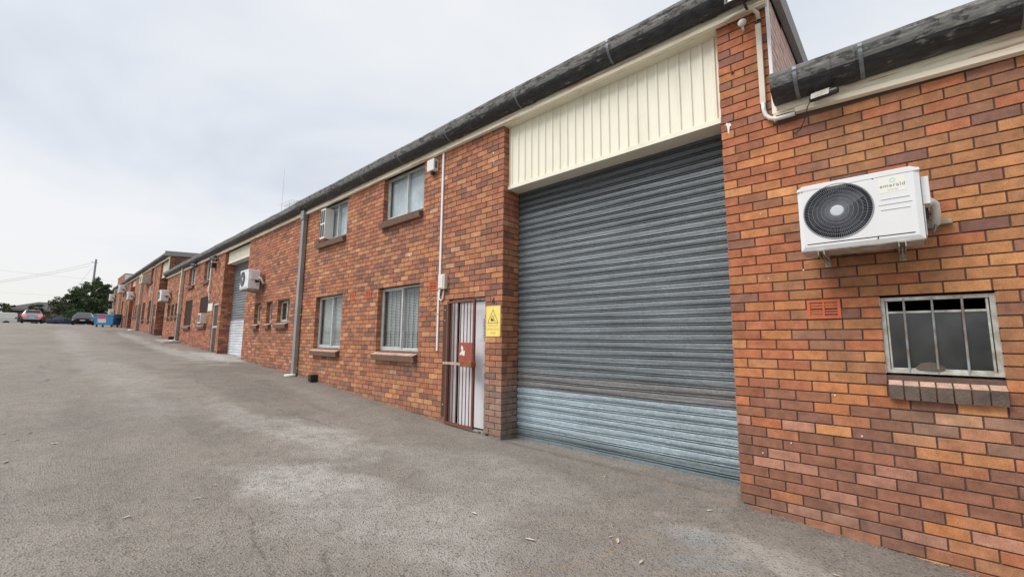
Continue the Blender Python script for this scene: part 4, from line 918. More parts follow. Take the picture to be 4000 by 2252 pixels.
    vv = MB(); vv.box(W_+.012, W_+.035, yb-.12, yb-.03, H*.34, H*.475); vv.build('valve_block', M_black, t)
    for zz in (.22, .34): MB().tube([(W_+.005, yb-.07, H*zz), (W_+.05, yb-.07, H*zz)], .009, 8).build('valve', M_strap, t)
    pp = MB(); pp.tube([(W_+.012, yb-.06, H*.46), (W_+.030, yb-.05, H*.56), (W_+.055, yb-.03, H*.60), (W_+.075, yb, H*.57), (W_+.080, yb+.03, H*.45), (W_+.075, yb+.06, H*.32), (W_+.06, yb+.10, H*.30)], .027, 10); pp.build('insulated_pipe', M_white, t, smooth=True)
    wp = MB(); wp.tube([(W_+.07, yb+.05, H*.34), (W_+.068, yb+.04, H*.22), (W_+.05, yb+.02, H*.16)], .008, 6); wp.build('cable', M_strap, t, smooth=True)
    MB().box(W_+.0, W_+.16, -.05, -.003, H*.30, H*.315).box(W_+.0, W_+.16, -.010, -.003, H*.315, H*.375).build('wall_rail', M_ac_dirty, t)
    for bx in (W_*.15, W_*.80):
        br = MB(); 
        br.box(bx, bx+.004, yf-.01, -.004, -.042, -.006); br.box(bx+.036, bx+.040, yf-.01, -.004, -.042, -.006); br.box(bx+.004, bx+.036, yf-.01, -.004, -.011, -.007)
        br.box(bx, bx+.04, -.012, -.003, -.085, .26)
        br.add([(bx+.018, -.012, -.082), (bx+.022, -.012, -.082), (bx+.022, yf+.10, -.035), (bx+.018, yf+.10, -.035), (bx+.018, -.012, -.06), (bx+.022, -.012, -.06), (bx+.022, yf+.10, -.012), (bx+.018, yf+.10, -.012)], ((0, 3, 2, 1), (4, 5, 6, 7), (0, 1, 5, 4), (1, 2, 6, 5), (2, 3, 7, 6), (3, 0, 4, 7)))
        br.build('bracket', M_ac_dirty, t)
    return t
ac = outdoor_unit('nearest white outdoor unit with emerald energy lettering, above the barred window', (.648, 0, 2.19))
bpy.context.view_layer.update()
for lab, loc, s in [('white outdoor unit on brackets right of the second roller door', (-13.88, 0, 2.94), 1.10), ('white outdoor unit at the left end of the long warehouse wall', (-28.05, 0, 3.36), 1.10),
        ('white outdoor unit high beside the small narrow windows of the far warehouse', (-41.75, 0, 4.22), 1.10), ('white outdoor unit directly under the far gutter', (-47.5, 0, 5.12), 1.25), ('white outdoor unit on the last far wall pier, highest there', (-54.9, 0, 4.88), 1.15), ('white outdoor unit just above the blue bin on the far wall', (-54.3, 0, 3.45), 1.1)]:
    c = copy_tree(ac); c.location = loc; c.scale = (s, s, s); c['label'] = lab
RX = Matrix.Rotation(R(90), 4, 'X')
M_stk = mat('yellowed_sticker', (.76, .75, .68), .5); M_ink = mat('grey_ink', (.13, .13, .14), .6); M_ink2 = mat('pale_ink', (.42, .43, .42), .6); M_mint = mat('mint_ink', (.30, .66, .58), .6)
sk = MB().box(.497, .643, -.4009, -.3995, .362, .478).build('sticker', M_stk, ac)
text_mesh('lettering', 'emerald', .038, M_ink, sk, Matrix.Translation((.570, -.4012, .411)) @ RX, .0004, 1.12)
text_mesh('lettering', 'energy', .018, M_ink2, sk, Matrix.Translation((.572, -.4012, .381)) @ RX, .0004, 1.25)
lg = MB(); 
lg.lathe([(.012, -.0016), (.0165, -.0016), (.0165, -.001), (.012, -.001), (.012, -.0016)], (.573, -.4003, .448), (0, 1, 0), 24); lg.build('ring_logo', M_mint, sk)

# box cooler on the far wall and the two units set in windows
def window_unit(label, x0, x1, z0, z1, d, style, m):
    t = thing('air_conditioner', label, 'air conditioner', (x0, 0, z0)); w_, h = x1-x0, z1-z0
    MB().box(0, w_, -d, .12, 0, h).build('casing', m, t, bevel=.008)
    if style == 'slots':
        for (a, b) in ((.12, .46), (.58, .90)):
            for (c, e_) in ((.07, .47), (.53, .94)): MB().box(w_*a, w_*b, -d-.004, -d-.0005, h*c, h*e_).build('louvre', M_black, t)
        MB().box(.02, w_-.02, -d+.03, .1, -.05, -.001).build('support', M_rust, t)
    else:
        a, b, c, e_ = style; MB().box(w_*a, w_*b, -d-.006, -d-.0005, h*c, h*e_).build('louvre', mat('grey_louvre', (.16, .17, .17), .6, noise=(60, .8), color2=(.05, .05, .05), stretch=(.01, 1, 1)), t)
    return t
window_unit('tall slim white air conditioner poking from the upper left window', -9.10, -8.85, 3.85, 4.60, .10, 'slots', M_white)
window_unit('small cream air conditioner in a brown screened ground floor window', -19.95, -19.5, 2.03, 2.44, .22, (.12, .88, .15, .85), mat('cream_plastic', (.66, .62, .50), .5))
window_unit('large cream box cooler with dark louvre high on the far warehouse', -36.2, -34.9, 4.95, 5.52, .40, (.28, .66, .22, .80), M_pipe_c)

# ================================================================= CAMERAS, LAMPS, CONDUITS, SIGNS
def bullet_camera(label, loc, rz, col, s=1.0, tilt=-8):
    t = thing('security_camera', label, 'security camera', loc, R(rz)); t.scale = (s, s, s)
    T = Matrix.Rotation(R(tilt), 4, 'Y')
    b = MB(); b.lathe([(0, -.075), (.024, -.075), (.026, -.07), (.026, .085), (.022, .10), (.018, .100), (0, .090)], (0, 0, 0), T @ Vector((1, 0, 0)), 16); b.build('body', M_blackm, t)
    h = MB(); pts = [(-.032, -.018), (-.028, .020), (-.014, .032), (.014, .032), (.028, .020), (.032, -.018), (.028, -.016), (.024, .018), (.012, .028), (-.012, .028), (-.024, .018), (-.028, -.016)]
    h.prism(pts, -.06, .055, 'x', M=T); h.build('sun_shield', col, t)
    st_ = MB(); st_.tube([(-.03, 0, .03), (-.045, .03, .06), (-.05, .07, .065)], .009, 8); st_.lathe([(0, 0), (.028, 0), (.026, .012), (0, .012)], (-.05, .06, .065), (0, 1, 0), 16); st_.build('mount', col, t, smooth=False)
    return t
cm = bullet_camera('white and black bullet camera on the low cream fascia', (.84, -.145, 3.56), -14, M_ac_dirty, 1.15, 4)
wr = MB(); wr.tube([(-.07, 0, 0), (-.10, .01, -.04), (-.13, .02, -.13), (-.17, .04, -.18), (-.21, .06, -.19), (-.26, .09, -.15), (-.29, .09, -.07), (-.30, .09, 0), (-.31, .09, .06)], .0035, 6); wr.build('cable', M_black, cm, smooth=True)
bullet_camera('black security camera under the gutter over the second doorway', (-18.45, -.20, 4.50), 20, M_blackm, 2.2, 10)
bullet_camera('black security camera under the gutter between two upper windows', (-21.7, -.20, 4.62), 20, M_blackm, 2.2, 10)
wl = thing('wall_lamp', 'small square black lamp beside the white conduit over the second doorway', 'lamp', (-18.9, 0, 4.32))
MB().box(-.13, .13, -.16, -.01, -.09, .10).build('body', M_blackm, wl, bevel=.01); MB().box(-.10, .10, -.165, -.1605, -.06, .07).build('lens', M_fan, wl)
fl = thing('floodlight', 'square floodlight with black rim at the top corner of the high gutter', 'floodlight', (.36, -.30, 4.72))
T = Matrix.Rotation(R(-18), 4, 'X')
f1 = MB(); f1.box(-.18, .17, -.012, .0, -.11, .16, M=T); f1.box(-.18, .17, -.045, -.012, -.11, -.092, M=T); f1.box(-.18, -.162, -.045, -.012, -.092, .142, M=T); f1.box(.152, .17, -.045, -.012, -.092, .142, M=T); f1.box(-.18, .17, -.045, -.012, .142, .16, M=T)
f1.prism([(-.002, -.09), (.07, -.05), (.07, .10), (-.002, .14)], -.14, .13, 'x', M=T); f1.build('housing', M_blackm, fl, bevel=.004)
f2 = MB(); a, b, c, d = (-.162, -.0125, -.092), (.152, -.0125, -.092), (.152, -.0125, .142), (-.162, -.0125, .142); e1, e2, e3, e4 = (-.07, -.016, -.02), (.06, -.016, -.02), (.06, -.016, .08), (-.07, -.016, .08)
f2.add([T @ Vector(p) for p in (a, b, c, d, e1, e2, e3, e4)], [(0, 1, 5, 4), (1, 2, 6, 5), (2, 3, 7, 6), (3, 0, 4, 7), (4, 5, 6, 7)]); f2.build('reflector', mat('silver_reflector', (.60, .60, .58), .3, .3), fl)
f3 = MB(); f3.tube([(-.05, .05, 0), (-.05, .12, -.02), (-.05, .22, -.02)], .012, 8); f3.build('bracket', M_blackm, fl); 
se = thing('sensor', 'round white sensor on the brick pier beside the cream conduit', 'sensor', (.255, 0, 4.60))
MB().lathe([(0, -.075), (.030, -.072), (.038, -.06), (.038, -.045), (.030, -.038)], (0, 0, 0), (0, 1, 0), 24).build('dome', M_white, se, smooth=True)
MB().tube([(0, -.045, -.02), (0, -.03, -.055), (0, -.002, -.055)], .011, 8).build('mount', M_white, se); MB().tube([(.02, -.03, .0), (.06, -.012, .02), (.09, -.008, .06), (.12, -.006, .07)], .0025, 6).build('cable', M_black, se)
cd = thing('conduit', 'cream trunking with white elbows rounding the corner pier', 'conduit', (0, 0, 0))
MB().box(.362, .408, -.040, -.004, 3.71, 4.53).build('trunking', M_cond, cd, bevel=.002)
MB().tube([(.10, -.078, 4.68), (.20, -.075, 4.70), (.30, -.06, 4.70), (.355, -.045, 4.69), (.385, -.03, 4.65), (.392, -.022, 4.58)], .019, 10).build('elbow', M_cond, cd, smooth=True)
MB().box(.378, .402, -.03, -.004, 4.53, 4.58).build('coupling', M_black, cd)
MB().tube([(.384, -.025, 3.72), (.386, -.025, 3.65), (.40, -.028, 3.59), (.43, -.033, 3.548), (.48, -.04, 3.520), (.54, -.05, 3.512), (.63, -.055, 3.510)], .019, 10).build('elbow', M_white, cd, smooth=True)
rbt = thing('bolt', 'rusty anchor bolt in the brick pier above the roller door corner', 'bolt', (.13, 0, 4.155))
MB().lathe([(0, -.024), (.008, -.022), (.009, -.006), (.018, -.005), (.018, -.001)], (0, 0, 0), (0, 1, 0), 10).build('head', M_rust, rbt)
ab = thing('siren_box', 'white alarm box with a black dome beside the upper right window', 'alarm box', (-4.70, 0, 4.50))
MB().box(-.10, .10, -.115, -.004, -.10, .11).build('casing', M_white, ab, bevel=.012); MB().box(.1005, .1025, -.085, -.04, -.06, .07).build('grille', M_strap, ab)
MB().lathe([(0, -.06), (.03, -.05), (.042, -.02), (.036, 0), (0, 0)], (.0, -.055, -.102), (0, 0, 1), 16).build('dome', M_black, ab, smooth=True)
ct = thing('conduit', 'tall white cable cover running down from the gutter to the meter box', 'conduit', (-4.455, 0, 0))
MB().box(-.022, .022, -.026, -.003, 2.25, 4.685).build('cover', M_trim, ct, bevel=.003)
MB().tube([(.0, -.015, 2.26), (.0, -.02, 2.18), (.02, -.022, 2.13), (.06, -.022, 2.11), (.10, -.022, 2.14), (.115, -.022, 2.22), (.115, -.02, 2.30)], .013, 8).build('elbow', M_white, ct, smooth=True)
jb = thing('meter_box', 'cream junction box on the tall white cable cover', 'junction box', (-4.345, 0, 2.41))
MB().box(-.085, .085, -.075, -.004, -.115, .13).build('body', M_cond, jb, bevel=.008); MB().box(-.075, .045, -.083, -.0755, -.10, .115).build('lid', M_white, jb, bevel=.004)
c2 = thing('conduit', 'short white cable cover between the chalk scribble and the gate', 'conduit', (-4.48, 0, 0))
MB().box(-.019, .019, -.022, -.003, 1.29, 2.27).build('cover', M_trim, c2, bevel=.003); MB().box(-.021, .021, -.024, -.002, 1.88, 1.90).build('joint', M_alu, c2)
c3 = thing('conduit', 'thick cream conduit with a loose end above the second doorway', 'conduit', (-19.38, 0, 0))
MB().box(-.05, .05, -.06, -.004, 3.55, 4.68).build('cover', M_cond, c3, bevel=.005); MB().box(-.07, .07, -.08, -.004, 3.30, 3.55).build('cover', M_cond, c3, bevel=.005); MB().tube([(0, -.03, 3.3), (.01, -.03, 3.15), (.08, -.03, 3.0), (.10, -.03, 2.93)], .02, 8).build('hose', M_white, c3, smooth=True)
# forklift sign and the house number
sg = thing('warning_sign', 'yellow forklift operating area sign, faded, on the pillar beside the doorway', 'sign', (-3.195, 0, 1.745))
sp_ = MB(); w_, h_ = .148, .225
def rrect(a, b, r_, n=5):
    out = []
    for sx, sz, st0 in ((1, 1, 0), (-1, 1, 90), (-1, -1, 180), (1, -1, 270)):
        for i in range(n+1):
            t = R(st0+90*i/n); out.append((sx*(a-r_)+r_*math.cos(t), sz*(b-r_)+r_*math.sin(t)))
    return out
sp_.prism(rrect(w_, h_, .02), -.008, -.004, 'y'); pl = sp_.build('plate', M_yellow, sg)
def outline(pts, th, name, m, par, y=-.0088):
    mb = MB(); n = len(pts)
    cx_ = sum(p[0] for p in pts)/n; cz_ = sum(p[1] for p in pts)/n
    inn = []
    for i in range(n):
        p0, p1, p2 = Vector(pts[i-1]), Vector(pts[i]), Vector(pts[(i+1) % n]); d1 = (p1-p0).normalized(); d2 = (p2-p1).normalized(); n1 = Vector((-d1.y, d1.x)); n2 = Vector((-d2.y, d2.x)); m_ = (n1+n2).normalized()
        inn.append(p1+m_*th/max(.3, m_.dot(n1)))
    vs = [(p[0], y, p[1]) for p in pts]+[(p[0], y, p[1]) for p in inn]; mb.add(vs, [(i, (i+1) % n, n+(i+1) % n, n+i) for i in range(n)])
    return mb.build(name, m, par)
outline(rrect(w_-.008, h_-.008, .016), .003, 'border', M_faded, pl)
outline([(-.115, -.03), (.11, -.03), (0, .175)], .008, 'warning_triangle', M_faded2, pl)
fk = MB(); y_ = -.0088
for (a, b, c, d) in ((-.035, -.03+.025, .035, .030), (-.035, .0, .0, .05)): pass
fk.add([(-.045, y_, .0), (.012, y_, .0), (.012, y_, .030), (-.018, y_, .030), (-.022, y_, .045), (-.045, y_, .045)], [(0, 1, 2, 3, 4, 5)])
for q in ((.018, .024, .0, .095), (.024, .062, .002, .008), (-.030, .005, .070, .076), (-.032, -.027, .045, .076), (.000, .006, .03, .076)):
    fk.add([(q[0], y_, q[2]), (q[1], y_, q[2]), (q[1], y_, q[3]), (q[0], y_, q[3])], [(0, 1, 2, 3)])
fk.build('forklift_symbol', M_faded2, pl)
for i, s_ in enumerate(('FORKLIFT', 'OPERATING', 'AREA')): text_mesh('lettering', s_, .047, M_faded, pl, Matrix.Translation((0, -.0085, -.068-i*.052)) @ RX, .0004, 1.02)
hn = text_mesh('house_number', '4', .13, M_blackm, None, Matrix.Translation((-3.20, -.006, 2.035)) @ RX, .003)
tag(hn, 'dark metal number 4 screwed above the yellow sign', 'number')
sgn2 = thing('sign', 'blank white notice beside the second doorway', 'sign', (-19.12, 0, 2.66)); MB().box(-.33, .33, -.012, -.004, -.14, .16).build('plate', M_white, sgn2)
# drains at the foot of the walls
df = thing('drain_elbow', 'flat white drain fitting under the first galvanised downpipe', 'drain', (-10.12, -.17, g(-10.1)))
MB().lathe([(.0, .0), (.12, .0), (.135, .012), (.135, .04), (.115, .055), (0, .055)], (0, 0, 0), (0, 0, 1), 24).build('shoe', M_white, df)
for i, (x, s_, lb) in enumerate(((-8.99, .15, 'small black box on the ground under the lower left window'), (-25.7, .20, 'black box on the pale pad beside the second downpipe'))):
    bx = thing('drain_box', lb, 'drain box', (x, -.09, g(x)+.02)); mb_ = MB(); mb_.box(-s_/2, s_/2, -s_/2, s_/2, 0, s_*.95); mb_.build('box', M_black, bx, bevel=.006); MB().box(-s_/2-.006, s_/2+.006, -s_/2-.006, s_/2+.006, s_*.952, s_*1.02).build('lid', M_blackm, bx)
pd = thing('concrete_pad', 'pale concrete pad at the foot of the second downpipe', 'pad', (-25.2, -.32, g(-25.2)-.02))
pb = MB(); pb.add([(-1.3, -.28, -.2), (1.2, -.28, -.2), (1.2, .31, -.2), (-1.3, .31, -.2), (-1.3, -.28, .12), (1.2, -.28, .02), (1.2, .31, .04), (-1.3, .31, .14)], ((0, 3, 2, 1), (4, 5, 6, 7), (0, 1, 5, 4), (1, 2, 6, 5), (2, 3, 7, 6), (3, 0, 4, 7))); pb.build('slab', M_concrete, pd, bevel=.01)
df2 = thing('drain_elbow', 'flat white drain fitting on the concrete pad of the second downpipe', 'drain', (-24.55, -.2, g(-24.5)+.06)); MB().lathe([(.0, .0), (.13, .0), (.15, .015), (.15, .05), (.12, .07), (0, .07)], (0, 0, 0), (0, 0, 1), 20).build('shoe', M_white, df2)
df3 = thing('drain_elbow', 'flat white drain fitting by the downpipe of the far warehouse', 'drain', (-37.9, -.3, g(-37.9))); MB().lathe([(.0, .0), (.2, .0), (.22, .02), (.22, .06), (.18, .09), (0, .09)], (0, 0, 0), (0, 0, 1), 20).build('shoe', M_white, df3)

# ================================================================= SKIP BIN
def skip_bin():
    t = thing('rubbish_bin', 'blue steel rubbish bin on castors with a pink and white notice', 'rubbish bin', (-47.6, -.86, g(-47.6)), R(52))
    Mb = mat('blue_paint', (.05, .22, .46), .5, noise=(3, .5, 5), color2=(.04, .17, .36)); Ml = mat('light_blue_paint', (.05, .27, .52), .5, noise=(3, .4, 5), color2=(.04, .20, .42))
    w_, d_ = .72, .50
    b = MB(); b.add([(-w_*.92, -d_*.85, .18), (w_*.92, -d_*.85, .18), (w_*.92, d_*.85, .18), (-w_*.92, d_*.85, .18), (-w_, -d_, .98), (w_, -d_, .98), (w_, d_, .98), (-w_, d_, .98)], ((0, 3, 2, 1), (0, 1, 5, 4), (1, 2, 6, 5), (2, 3, 7, 6), (3, 0, 4, 7))); b.build('body', [Mb], t, bevel=.012)
    lp = MB(); lp.add([(-w_*.9, -d_*.85-.004, .19), (w_*.9, -d_*.85-.004, .19), (w_*.98, -d_-.004, .97), (-w_*.98, -d_-.004, .97)], [(0, 1, 2, 3)]); lp.build('front_panel', Ml, t)
    MB().box(-w_-.02, w_+.02, -d_-.02, -d_+.02, .95, 1.0).box(-w_-.02, w_+.02, d_-.02, d_+.02, .95, 1.0).box(-w_-.02, -w_+.02, -d_, d_, .95, 1.0).box(w_-.02, w_+.02, -d_, d_, .95, 1.0).build('rim', Mb, t)
    ld = MB(); ld.prism([(-d_-.04, 1.0), (-d_-.02, 1.03), (0, 1.09), (d_, 1.05), (d_+.02, 1.0)], -w_-.03, w_+.03, 'x'); ld.build('lid', M_blackm, t, bevel=.01)
    for yy, nm in ((0, 'lifting_pocket'),): MB().box(w_-.03, w_+.06, -.30, .30, .62, .76).build(nm, mat('navy_paint', (.02, .09, .22), .5), t, bevel=.008)
    nt_ = MB(); nt_.add([(-.42, -d_*.87-.012, .36), (.18, -d_*.87-.012, .36), (.18, -d_-.008, .93), (-.42, -d_-.008, .93)], [(0, 1, 2, 3)]); nn = nt_.build('notice', M_white, t)
    pk = mat('pink_print', (.62, .05, .22), .6)
    for q in ((.80, .93), (.68, .78)):
        ya, yb_ = [-(.447+(z_-.36)/.57*.061)-.008 for z_ in q]; MB().add([(-.40, ya, q[0]), (.16, ya, q[0]), (.16, yb_, q[1]), (-.40, yb_, q[1])], [(0, 1, 2, 3)]).build('pink_stripe', pk, nn)
    for sx in (-1, 1):
        for sy in (-1, 1):
            MB().lathe([(0, -.022), (.075, -.022), (.08, -.015), (.08, .015), (.075, .022), (0, .022)], (sx*w_*.75, sy*d_*.65, .08), (0, 1, 0), 16).box(sx*w_*.75-.03, sx*w_*.75+.03, sy*d_*.65-.04, sy*d_*.65+.04, .12, .19).build('castor', M_black, t)
    return t
skip_bin()

# ================================================================= CARS
M_tyre = mat('tyre', (.02, .02, .02), .85); M_rim = mat('alloy_rim', (.45, .46, .48), .35, .6); M_cglass = mat('car_glass', (.015, .02, .022), .05, 0, spec=.8)
M_head = mat('headlamp', (.55, .57, .60), .1, .3); M_plateW = mat('number_plate', (.70, .70, .66), .5)
def lamp_mat(name, c, e):
    m = mat(name, c, .3); b = m.node_tree.nodes['Principled BSDF']; b.inputs['Emission Color'].default_value = (*c, 1); b.inputs['Emission Strength'].default_value = e; return m
M_brake = lamp_mat('lit_brake_lamp', (1.0, .05, .03), 2.6); M_tail = mat('tail_lamp', (.35, .02, .02), .3)
def car(name, label, cat, loc, rz, st, paint, lower=None, glassx=(), brake=False, wheels=(.9, 3.6), wr=.33, L=4.6, cab=(1.4, 4.2)):
    """st: stations (x, z_bottom, z_shoulder, z_top, half_width, half_roof); local x=0 front, L rear, centred on loc"""
    t = thing(name, label, cat, loc, rz); body = MB(); gl = MB(); lo = MB(); rows = []
    for (x, zb, zs, zr, w_, wrf) in st:
        X = x-L/2
        half = [(0, zb), (w_*.82, zb), (w_*.97, zb+.09), (w_, zb+(zs-zb)*.45), (w_*.985, zs-.05), (w_*.95, zs), (wrf+.015, zr-.045), (wrf*.9, zr), (0, zr+.015)]
        rows.append([(X, y, z) for y, z in half]+[(X, -y, z) for y, z in reversed(half[1:-1])])
    n = len(rows[0])
    for i in range(len(rows)-1):
        a, b = rows[i], rows[i+1]; xm = (st[i][0]+st[i+1][0])/2; hgt_ = max(st[i][3]-st[i][2], st[i+1][3]-st[i+1][2])
        slope = abs(st[i+1][3]-st[i][3])/max(.01, st[i+1][0]-st[i][0])
        for j in range(n):
            k = (j+1) % n; q = [a[j], b[j], b[k], a[k]]
            side = j in (5, n-6); top = j in (6, 7, n-8, n-7)
            tgt = gl if (hgt_ > .25 and ((side and cab[0] <= xm <= cab[1]) or (top and slope > .38 and cab[0]-.1 <= xm <= cab[1]+.6))) else (lo if (lower and j in (0, 1, 2, 3, n-1, n-2, n-3, n-4)) else body)
            tgt.add(q, [(0, 1, 2, 3)])
    body.add(rows[0], [tuple(range(n))]); body.add(rows[-1], [tuple(reversed(range(n)))])
    body.build('body', paint, t); gl.build('windows', M_cglass, t)
    if lower: lo.build('lower_body', lower, t)
    W2 = max(s[4] for s in st)
    for x in wheels:
        for s in (-1, 1):
            wh = MB(); wh.lathe([(.0, -.10), (wr*.8, -.10), (wr, -.07), (wr, .07), (wr*.8, .10), (0, .10)], (x-L/2, s*(W2-.08), wr), (0, 1, 0), 24); w0 = wh.build('wheel', M_tyre, t)
            MB().lathe([(0, .0), (wr*.62, 0), (wr*.66, s*-.02)], (x-L/2, s*(W2+.004), wr), (0, 1, 0), 16).build('rim', M_rim, w0)
            MB().lathe([(0, 0), (wr*1.16, 0), (wr*1.16, -.02*s)], (x-L/2, s*(W2*.99+.0), wr*1.02), (0, 1, 0), 20).build('wheel_arch', M_black, t) if False else None
    f, r_ = st[1], st[-2]; zf = f[2]-.07
    for s in (-1, 1):
        MB().box(-L/2+.02, -L/2+.30, min(s*f[4]*.55, s*f[4]*.98), max(s*f[4]*.55, s*f[4]*.98), zf-.09, zf+.04).build('headlight', M_head, t, bevel=.02)
        MB().box(L/2-.22, L/2-.02+.03, min(s*r_[4]*.62, s*r_[4]*1.0), max(s*r_[4]*.62, s*r_[4]*1.0), r_[2]-.18, r_[2]+.06).build('tail_light', M_brake if brake else M_tail, t, bevel=.02)
        MB().box(-L/2+1.55, -L/2+1.67, min(s*W2*.98, s*(W2+.17)), max(s*W2*.98, s*(W2+.17)), .96, 1.08).build('mirror', paint, t, bevel=.02)
    MB().box(-L/2-.012, -L/2+.06, -.20, .20, .42, .52).build('number_plate', M_plateW, t); MB().box(-L/2-.004, -L/2+.06, -.42, .42, .56, .66).build('front_grille', M_black, t)
    MB().box(L/2-.05, L/2+.012, -.22, .22, .62, .73).build('number_plate', M_plateW, t)
    return t
SED = [(0, .34, .52, .55, .66, .45), (.06, .24, .60, .66, .80, .6), (.5, .19, .76, .82, .87, .7), (1.25, .18, .90, .96, .90, .72), (1.45, .18, .92, 1.02, .905, .70), (2.15, .18, .94, 1.38, .905, .56), (2.6, .18, .95, 1.44, .905, .57), (3.2, .18, .96, 1.43, .905, .57), (3.85, .19, .98, 1.12, .90, .60), (4.05, .20, .98, 1.05, .89, .66), (4.5, .26, .94, 1.02, .85, .66), (4.62, .38, .80, .86, .74, .55)]
SUVP = [(0, .42, .62, .66, .66, .45), (.06, .28, .78, .84, .82, .6), (.5, .24, .94, 1.0, .89, .7), (1.15, .23, 1.02, 1.09, .91, .74), (1.3, .23, 1.03, 1.14, .91, .72), (1.95, .23, 1.05, 1.58, .915, .60), (2.5, .23, 1.06, 1.66, .915, .62), (3.6, .24, 1.07, 1.64, .915, .61), (4.05, .25, 1.08, 1.60, .91, .60), (4.38, .27, 1.06, 1.20, .89, .68), (4.48, .34, .95, 1.02, .84, .66), (4.52, .42, .80, .86, .78, .6)]
VANP = [(0, .40, .80, .84, .72, .6), (.08, .28, 1.0, 1.1, .86, .7), (.5, .26, 1.12, 1.22, .92, .76), (1.3, .25, 1.2, 1.85, .94, .74), (1.7, .25, 1.25, 1.93, .94, .76), (4.9, .26, 1.25, 1.93, .94, .76), (5.25, .28, 1.2, 1.88, .93, .75), (5.3, .36, 1.1, 1.7, .92, .74)]
P_silver = mat('silver_paint', (.36, .37, .42), .3, .4); P_black = mat('black_paint', (.010, .011, .013), .35, 0, spec=.25); P_navy = mat('navy_car_paint', (.035, .045, .11), .2, .2); P_white = mat('white_car_paint', (.62, .63, .58), .3)
suv = car('parked_car', 'silver hatchback seen from behind with red brake lights glowing', 'car', (-80.8, -5.5, g(-80.8)+.02), 0, SUVP, P_silver, lower=M_black, brake=True, wheels=(.85, 3.5), wr=.36, L=4.52, cab=(1.25, 3.7))
MB().box(1.62, 1.80, -.16, .16, 1.53, 1.62).build('brake_light', M_brake, suv, bevel=.02)
car('parked_car', 'dark blue sedan parked side on between the bushes', 'car', (-104.3, -1.9, g(-104)-.1), R(-90), SED, P_navy, wheels=(.85, 3.6), L=4.62, cab=(1.4, 3.4))
car('parked_car', 'black sedan facing the camera beside the blue bin', 'car', (-68.2, -1.42, g(-68.2)+.02), R(176), SED, P_black, wheels=(.85, 3.6), L=4.62, cab=(1.4, 3.4))
car('parked_van', 'long white van parked side on at the left edge', 'van', (-98.5, -9.9, g(-98.5)-.3), R(90), VANP, P_white, wheels=(1.0, 4.3), wr=.36, L=5.3, cab=(.4, 1.6))

# ================================================================= TREES, HOUSE, POLE
def leaf_mat(name, c1, c2):
    m = mat(name, c1, .6, noise=(.9, 1.0, 5), color2=c2, spec=.3); return m
L_dark = leaf_mat('foliage_dark', (.045, .075, .032), (.11, .14, .065)); L_olive = leaf_mat('foliage_olive', (.10, .115, .055), (.055, .075, .03)); L_green = leaf_mat('foliage_green', (.045, .105, .028), (.025, .055, .018)); M_bark = mat('bark', (.13, .10, .08), .9, noise=(4, .8))
def foliage(mb, c, rad, n, size, seed):
    r = np.random.default_rng(seed)
    for _ in range(n):
        d = r.normal(size=3); d /= np.linalg.norm(d); q = d*(r.random()**.45)*np.array(rad)*(0.85+.3*r.random()); p = np.array(c)+q
        a = r.normal(size=3); a /= np.linalg.norm(a); b = np.cross(a, r.normal(size=3)); b /= np.linalg.norm(b); s = size*r.uniform(.5, 1.3)
        mb.add([p-a*s, p+b*s*.5, p+a*s, p-b*s*.5], [(0, 1, 2, 3)])
def tree(label, x, y, H, lobes, m, trunk=.2, size=.16, dens=1.0, seed=1, z=None, name='tree', cat='tree', group=None):
    z0 = g(x)-.1 if z is None else z
    t = thing(name, label, cat, (x, y, z0), 0, group); r = random.Random(seed); tk = MB(); tops = [l[0] for l in lobes]
    hz_ = min(l[0][2] for l in lobes)*.55+.2
    tk.tube([(0, 0, -.3), (.03*H, .02, hz_*.5), (0, 0, hz_)], [trunk*1.2, trunk, trunk*.8], 8)
    for l in lobes:
        c = l[0]; tk.tube([(0, 0, hz_*.9), (c[0]*.5+r.uniform(-.2, .2), c[1]*.5, hz_+(c[2]-hz_)*.55), (c[0], c[1], c[2])], [trunk*.6, trunk*.35, trunk*.12], 6)
        for _ in range(3):
            e_ = [c[i]+r.uniform(-.8, .8)*l[1][i] for i in range(3)]; tk.tube([(c[0]*.7, c[1]*.7, c[2]*.85), tuple((c[i]+e_[i])/2 for i in range(3)), tuple(e_)], [trunk*.2, trunk*.12, trunk*.05], 5)
    tk.build('trunk', M_bark, t)
    fo_ = MB()
    for i, (c, rad) in enumerate(lobes):
        vol = rad[0]*rad[1]*rad[2]; 
        rr = random.Random(seed*31+i)
        for k in range(max(5, int(16*(vol**.55)))):
            a = [rr.gauss(0, 1) for _ in range(3)]; L_ = math.sqrt(sum(v*v for v in a)); q = rr.random()**.35
            cc = [c[j]+a[j]/L_*rad[j]*q for j in range(3)]; s = .46*(vol**(1/3))*rr.uniform(.5, 1.0)*.8
            foliage(fo_, cc, (s, s, s*.75), int(120*dens*max(.4, s*s)), size, seed*100+i*20+k)
    fo_.build('crown', m, t)
    return t
tree('large dark green tree standing behind the blue bin and black sedan', -110, 1.2, 9, [((0, 0, 5.0), (2.6, 3.3, 2.6)), ((0, .2, 7.4), (1.7, 1.6, 1.5)), ((0, -1.7, 5.4), (1.4, 1.4, 1.8)), ((0, 2.2, 6.0), (1.7, 1.8, 2.0)), ((0, 3.6, 4.6), (1.5, 1.6, 2.2)), ((0, -2.9, 4.2), (1.5, 1.6, 1.6)), ((0, -3.9, 3.2), (1.1, 1.2, 1.2)), ((0, 1.2, 2.8), (2.2, 3.2, 1.8)), ((.5, .2, 1.6), (2, 3.6, 1.3))], L_dark, .28, .17, 1.3, 5)
